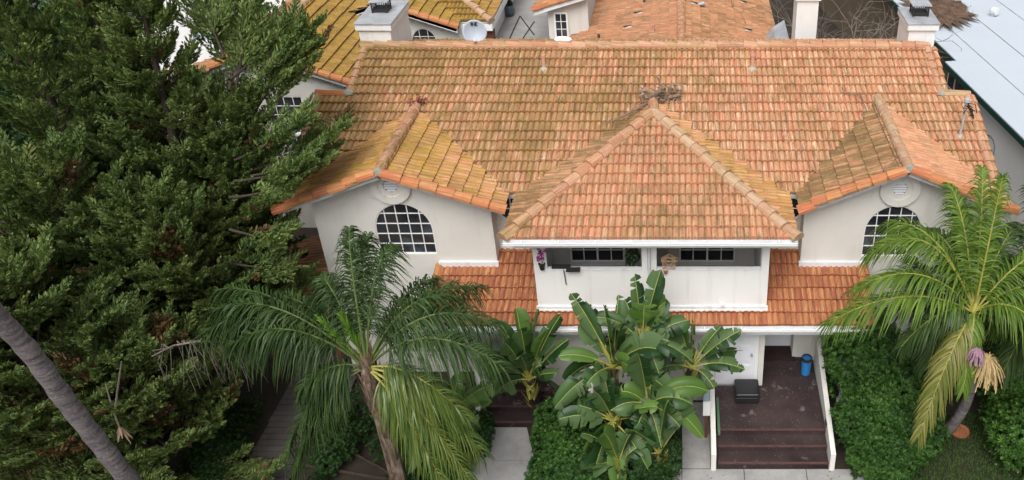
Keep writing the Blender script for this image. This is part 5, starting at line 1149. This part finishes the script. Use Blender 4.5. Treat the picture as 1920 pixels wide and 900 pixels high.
bop('tallest clump of torn paddle leaves, in front of the balcony centre', (r2.x, r2.y, 0), [(1150, 690, 15.2), (1205, 640, 15.4), (1150, 790, 14.5), (1215, 760, 14.7), (1235, 850, 14.2), (1160, 870, 13.9)], [
    (1, 1240, 503, 15.9, .36, 0, .2, .72), (1, 1190, 516, 15.9, .30, 0, -.3, .72), (1, 1208, 572, 15.3, .52, 1, 0, .5), (1, 1250, 560, 15.9, .4, 0, .5), (1, 1170, 560, 15.9, .4, 0, .4),
    (0, 1072, 552, 15.8, .34, 0, .3), (0, 1100, 570, 15.9, .34, 0, -.4), (0, 1160, 556, 15.9, .34, 0, .6), (0, 1132, 572, 15.3, .32, 0, 1.0, .75), (0, 1046, 668, 15.0, .34, 1, -.3, .6, .2), (0, 1040, 765, 14.5, .42, 0, .2, .6, .25), (0, 1090, 600, 15.8, .4, 0, 0),
    (1, 1290, 600, 15.7, .4, 0, .2), (1, 1255, 640, 15.2, .4, 0, -.2, .65, .2), (1, 1300, 680, 15.0, .4, 0, .5, .65, .25), (1, 1235, 700, 14.9, .42, 0, .1, .65, .3), (0, 1180, 690, 14.5, .40, 1, -.5, .65, .25), (0, 1100, 720, 14.5, .36, 0, .3, .6, .25),
    (3, 1262, 745, 14.5, .44, 0, 0, .65, .2), (3, 1240, 840, 14.1, .46, 0, .2, .6, .25), (3, 1275, 800, 14.2, .42, 0, -.2, .6, .25), (3, 1190, 720, 15.0, .44, 0, .3), (2, 1095, 850, 14.0, .42, 1, .9, .65, .25), (2, 1085, 760, 14.4, .42, 0, -.2), (2, 1160, 915, 13.6, .40, 1, 0, .5, .15), (2, 1110, 900, 13.7, .4, 0, .5, .6, .2), (2, 1215, 880, 13.9, .42, 0, -.3, .6, .2), (3, 1150, 740, 14.9, .44, 0, .2), (2, 1130, 690, 15.1, .4, 0, .2), (3, 1230, 640, 15.5, .44, 0, -.2), (3, 1195, 800, 14.2, .4, 0, .2, .6, .2)], extra=9)
r3 = P(1262, 765, Z=0)
bop('plant with whole glossy paddle leaves, beside the white porch door', (r3.x, r3.y, 0), [(1296, 690, 15.7)], [
    (0, 1268, 590, 16.1, .30, 0, .5, .55), (0, 1352, 612, 16.1, .32, 0, -.2, .6), (0, 1392, 618, 15.9, .34, 0, .2, .62), (0, 1398, 694, 15.4, .32, 0, .5, .6, .22), (0, 1258, 650, 15.8, .3, 1, .9, .5), (0, 1300, 600, 16.3, .28, 0, .9), (0, 1340, 730, 15.2, .28, 0, .3, .6, .3), (0, 1240, 690, 15.5, .34, 0, -.3, .6, .2)])
# yellowing banana clump by the left stairs
r4 = P(838, 800, Z=0)
bop('low plant with yellow-green leaves browning at the edges beside the grey path', (r4.x, r4.y, 0), [(845, 775, 14.9), (800, 790, 14.6)], [
    (0, 862, 700, 15.3, .34, 1, .3, .8), (0, 800, 700, 15.3, .34, 0, -.3, .8), (0, 912, 752, 14.9, .3, 1, .5, .75), (0, 930, 715, 15.2, .28, 0, -.4, .75), (1, 770, 730, 14.9, .36, 0, 0, .8), (0, 895, 790, 14.6, .3, 0, .2, .75, .2), (1, 800, 870, 14.0, .3, 0, .2, .7, .2), (1, 750, 800, 14.4, .3, 0, .2, .7), (1, 765, 890, 13.8, .36, 0, .1, .8, .1)], name='banana_plant')
yl = Leaves(); bop_leaf(pv(780, 740, 13.6), pv(782, 850, 13.3), .14, yl, .3, .8); yl.build('wilted_leaf', [M['yel'], M['yel'], M['yel'], M['yel']], None, tuple(pv(782, 850, 13.3))); bpy.data.objects['wilted_leaf']['label'] = 'orange yellow wilted leaf hanging below the palm fronds by the grey path'; bpy.data.objects['wilted_leaf']['category'] = 'leaf'

# shrubs
def bush(label, root, blobs, n, mat, seed, **k):
    o = thing('bush', label, 'bush', tuple(root), 'leafy bushes'); rosette_bush('foliage', blobs, n, M[mat], o, seed=seed, **k)
    st = MB()
    for b in blobs:
        cx_, cy_, cz_ = b[0]; st.tube([Vector((root[0] + random.uniform(-.1, .1), root[1], 0)), Vector((cx_, cy_, cz_ * .5)), Vector((cx_ + .1, cy_, cz_ + b[1][2] * .5))], [.05, .035, .012], 5)
    st.build('stems', M['bark'], o)
bush('dense bright green bush beside the right porch wall', (4.9, 16.2, 0), [((4.45, 16.7, 1.6), (.95, .9, 1.35), 3), ((5.1, 16.0, 1.0), (1.05, 1.0, 1.15), 3), ((4.4, 15.4, .9), (.8, .8, .95), 2), ((5.4, 15.3, .75), (.75, .8, .85), 2), ((4.7, 14.7, .55), (.85, .7, .75), 2), ((4.15, 17.3, 2.0), (.6, .5, .8), 1)], 9000, 'bush_mid', 1, leaf=.10, wd=.038)
bush('dark green bush at the bottom right corner beyond the lawn', (8.3, 15.6, 0), [((8.4, 16.4, 1.0), (1.1, 1.0, 1.3), 3), ((8.0, 15.2, .7), (.8, .9, .9), 2), ((8.6, 14.6, .7), (.9, .8, .85), 2), ((9.0, 17.6, 1.6), (1.2, 1.0, 1.6), 2)], 5200, 'bush', 2, leaf=.10, wd=.038)
bush('dark green bush against the wall behind the curved palm trunk', (6.9, 17.4, 0), [((6.6, 17.6, .7), (1.0, .6, .9), 2), ((7.6, 17.8, .9), (.9, .6, 1.1), 2)], 2400, 'bush_dark', 3)
bush('dark green hedge between the grey path and the banana-like leaves', (-2.2, 15.0, 0), [((-2.9, 15.4, .55), (.62, .8, .85), 2), ((-2.5, 14.6, .5), (.6, .8, .75), 2), ((-3.0, 14.3, .35), (.5, .6, .55), 1), ((-2.0, 13.9, .4), (.6, .6, .6), 1)], 4600, 'bush_mid', 4, leaf=.08)
bush('dark low plants under the tall paddle leaves', (-1.0, 14.6, 0), [((-1.2, 14.4, .5), (.9, .9, .7), 2), ((-.5, 14.9, .5), (.5, 1.0, .7), 1.5), ((-.7, 13.6, .4), (.7, .6, .5), 1), ((-1.5, 15.6, .8), (.9, .6, .9), 1)], 3600, 'bush_dark', 5)
bush('low dark plants beneath the feathery palm', (-6.2, 14.3, 0), [((-6.6, 15.6, .4), (1.0, .9, .6), 1), ((-5.6, 14.6, .35), (.8, .8, .5), 1), ((-6.3, 13.4, .3), (1.1, .6, .5), 1), ((-7.4, 16.8, .4), (.8, .7, .6), 1), ((-4.9, 15.5, .4), (.4, .6, .5), 1), ((-8.3, 13.2, .25), (.6, 1.0, .4), 1), ((-10.9, 15.2, .3), (.6, 1.6, .6), 2), ((-8.2, 15.4, .25), (.5, 1.0, .4), 1)], 5600, 'bush_dark', 6)
# lawn and ground cover
gl = Leaves(); m_ = 26000; X = np.concatenate([rng.uniform(5.0, 8.2, m_), rng.uniform(-3.3, .0, 9000)]); Yg = np.concatenate([rng.uniform(12.2, 16.6, m_), rng.uniform(12.4, 15.6, 9000)]); p0 = np.stack([X, Yg, np.full(len(X), .004)], 1)
a_ = rng.uniform(0, 6.28, len(X)); h_ = rng.uniform(.03, .08, len(X)); wv = np.stack([np.cos(a_), np.sin(a_), 0 * a_], 1) * .008; ln_ = np.stack([-np.sin(a_) * .03, np.cos(a_) * .03, h_], 1)
gl.quads(np.stack([p0 - wv, p0 + wv, p0 + ln_ + wv * .3, p0 + ln_ - wv * .3], 1)); tag(gl.build('grass', M['grassm']), kind='stuff')
# bare twiggy shrub behind the roof
random.seed(31)
bs = thing('bare_shrub', 'leafless grey twiggy shrub between the rear chimney and the olive brown wall', 'shrub', (6.2, 31.5, 0)); tm_ = MB()
def twig(p, d, L, r, dep):
    pts = [p]
    for k in range(4): d = (d + Vector((random.gauss(0, .28), random.gauss(0, .28), random.gauss(0, .2) - .04))).normalized(); pts.append(pts[-1] + d * L / 4)
    tm_.tube(pts, [r, r * .85, r * .7, r * .55, r * .4], 4, cap=False)
    if dep:
        for k in range(4 if dep > 1 else 5):
            q = pts[random.randint(1, 4)]; twig(q, (d + Vector((random.gauss(0, .8), random.gauss(0, .8), random.gauss(0, .6)))).normalized(), L * random.uniform(.5, .8), r * .55, dep - 1)
for i in range(13):
    twig(Vector((random.uniform(4.9, 7.6), random.uniform(29.8, 33), random.uniform(.0, 1.0))), Vector((random.gauss(0, .35), random.gauss(0, .3), 1)).normalized(), random.uniform(2.4, 3.6), .055, 3)
tm_.build('branches', M['twig'], bs)
bd = Leaves(); rg_ = np.random.default_rng(5)
q_ = rg_.uniform((4.8, 29.5, .5), (8.0, 33.5, 2.6), (2600, 3)); e1_ = unit(rg_.normal(0, 1, (2600, 3))) * .12; e2_ = unit(np.cross(e1_, rg_.normal(0, 1, (2600, 3)))) * .04; bd.quads(np.stack([q_, q_ + e1_ * .5 + e2_, q_ + e1_, q_ + e1_ * .5 - e2_], 1)); bd.build('dry_leaves', M['litter'], bs)
# climbing plant inside the balcony
cb_ = thing('climbing_plant', 'dark green climbing plant with tiny flowers inside the left half of the balcony', 'plant', tuple(P(1186, 487, Y=17.6)))
x_ = P(1186, 480, Y=17.5).x; rosette_bush('foliage', [((x_, 17.5, 4.1), (.16, .1, .5), 1), ((x_ + .03, 17.5, 4.6), (.12, .1, .4), 1)], 420, M['bush_dark'], cb_, leaf=.05, wd=.02, seed=8)
MB().tube([(x_, 17.55, 3.1), (x_, 17.5, 4.8)], .012, 5).build('stem', M['bark'], cb_)
# dead hanging frond in front of the cypress
hf = thing('dead_hanging_frond', 'grey leafless drooping frond hanging in front of the cypress', 'dead frond', tuple(pv(380, 640, 14.0)))
hm = MB(); r0_ = [Vector(pv(x, y, 13.6)) for x, y in ((285, 668), (325, 648), (370, 640), (420, 642), (445, 650))]; hm.tube(r0_, [.012, .02, .022, .018, .01], 5)
for i in range(34):
    t_ = random.uniform(.15, 1) * 3.99; k = int(t_); p = r0_[k].lerp(r0_[k + 1], t_ - k); s_ = (p.x - r0_[2].x) * .45; l = random.uniform(.5, 1.15)
    hm.tube([p, p + Vector((s_ * .5 + random.gauss(0, .05), random.uniform(-.15, .1), .04)), p + Vector((s_ + random.gauss(0, .06), random.uniform(-.2, .1), -l * .45)), p + Vector((s_ * 1.2 + random.gauss(0, .08), random.uniform(-.2, .1), -l))], [.008, .008, .006, .003], 4, cap=False)
hm.build('strands', M['twig'], hf)
# dry bare sticks low in the cypress
for lab, prs in (('pale dry stick with a torn bract standing in front of the low cypress', ((198, 720), (212, 770), (224, 800))), ('thin grey dry stick leaning beside the torn bract', ((228, 678), (220, 735), (216, 770)))):
    pp_ = [Vector(pv(x, y, 12.9)) for x, y in prs]; sk = thing('dry_stick', lab, 'stick', tuple(pp_[-1])); MB().tube(pp_, [.012, .018, .022], 5).build('stick', M['twig'], sk)
    if prs[0][0] == 198:
        bl = Leaves()
        for k in range(9):
            a_ = k * .7; b0_ = np.array(pp_[-1]); tt = b0_ + np.array((math.cos(a_) * .16, math.sin(a_) * .1, -.32 + .1 * math.sin(k * 2.1))); wv = np.array((.03, 0, .01)); bl.strip([[b0_ - wv * .4, b0_ + wv * .4], [(b0_ + tt) / 2 - wv, (b0_ + tt) / 2 + wv], [tt - wv * .2, tt + wv * .2]])
        bl.build('bract', [M['deadleaf']], sk)
# plant in the patio pot
rosette_bush('plant', [((gp.x, gp.y, 4.5), (.16, .16, .14), 1)], 60, M['bush_dark'], gpt, seed=9)

# fallen dry leaves on the porch roof, the steps and the path
fl = Leaves(); rg_ = np.random.default_rng(77); pts_ = []
for i in range(70): y_ = rg_.uniform(16.75, 18.0); x_ = rg_.choice([rg_.uniform(-5.8, -3.5), rg_.uniform(2.2, 4.3)]); pts_.append((x_, y_, pz + sp_ * (y_ - py0) + .125))
for i in range(60): pts_.append((rg_.uniform(1.0, 3.3), rg_.uniform(15.6, 18.0), FL + .008))
for i in range(60): pts_.append((rg_.uniform(-1.3, 4.3), rg_.uniform(13.2, 14.7), .036))
for i in range(40): pts_.append((rg_.uniform(-10, -9.1), rg_.uniform(13.2, 18.5), .15))
for i in range(90): y_ = rg_.uniform(18.7, 23.4); pts_.append((rg_.uniform(-8.5, 6.5), y_, mainz(y_) + .125))
p_ = np.array(pts_); a_ = rg_.uniform(0, 6.28, len(p_)); l_ = rg_.uniform(.03, .07, len(p_))[:, None]; d_ = np.stack([np.cos(a_), np.sin(a_), .15 * np.ones(len(p_))], 1); e_ = np.stack([-np.sin(a_), np.cos(a_), 0 * a_], 1)
fl.quads(np.stack([p_, p_ + d_ * l_ * .5 + e_ * l_ * .25, p_ + d_ * l_, p_ + d_ * l_ * .5 - e_ * l_ * .25], 1)); tag(fl.build('fallen_leaves', M['litter']), kind='stuff')
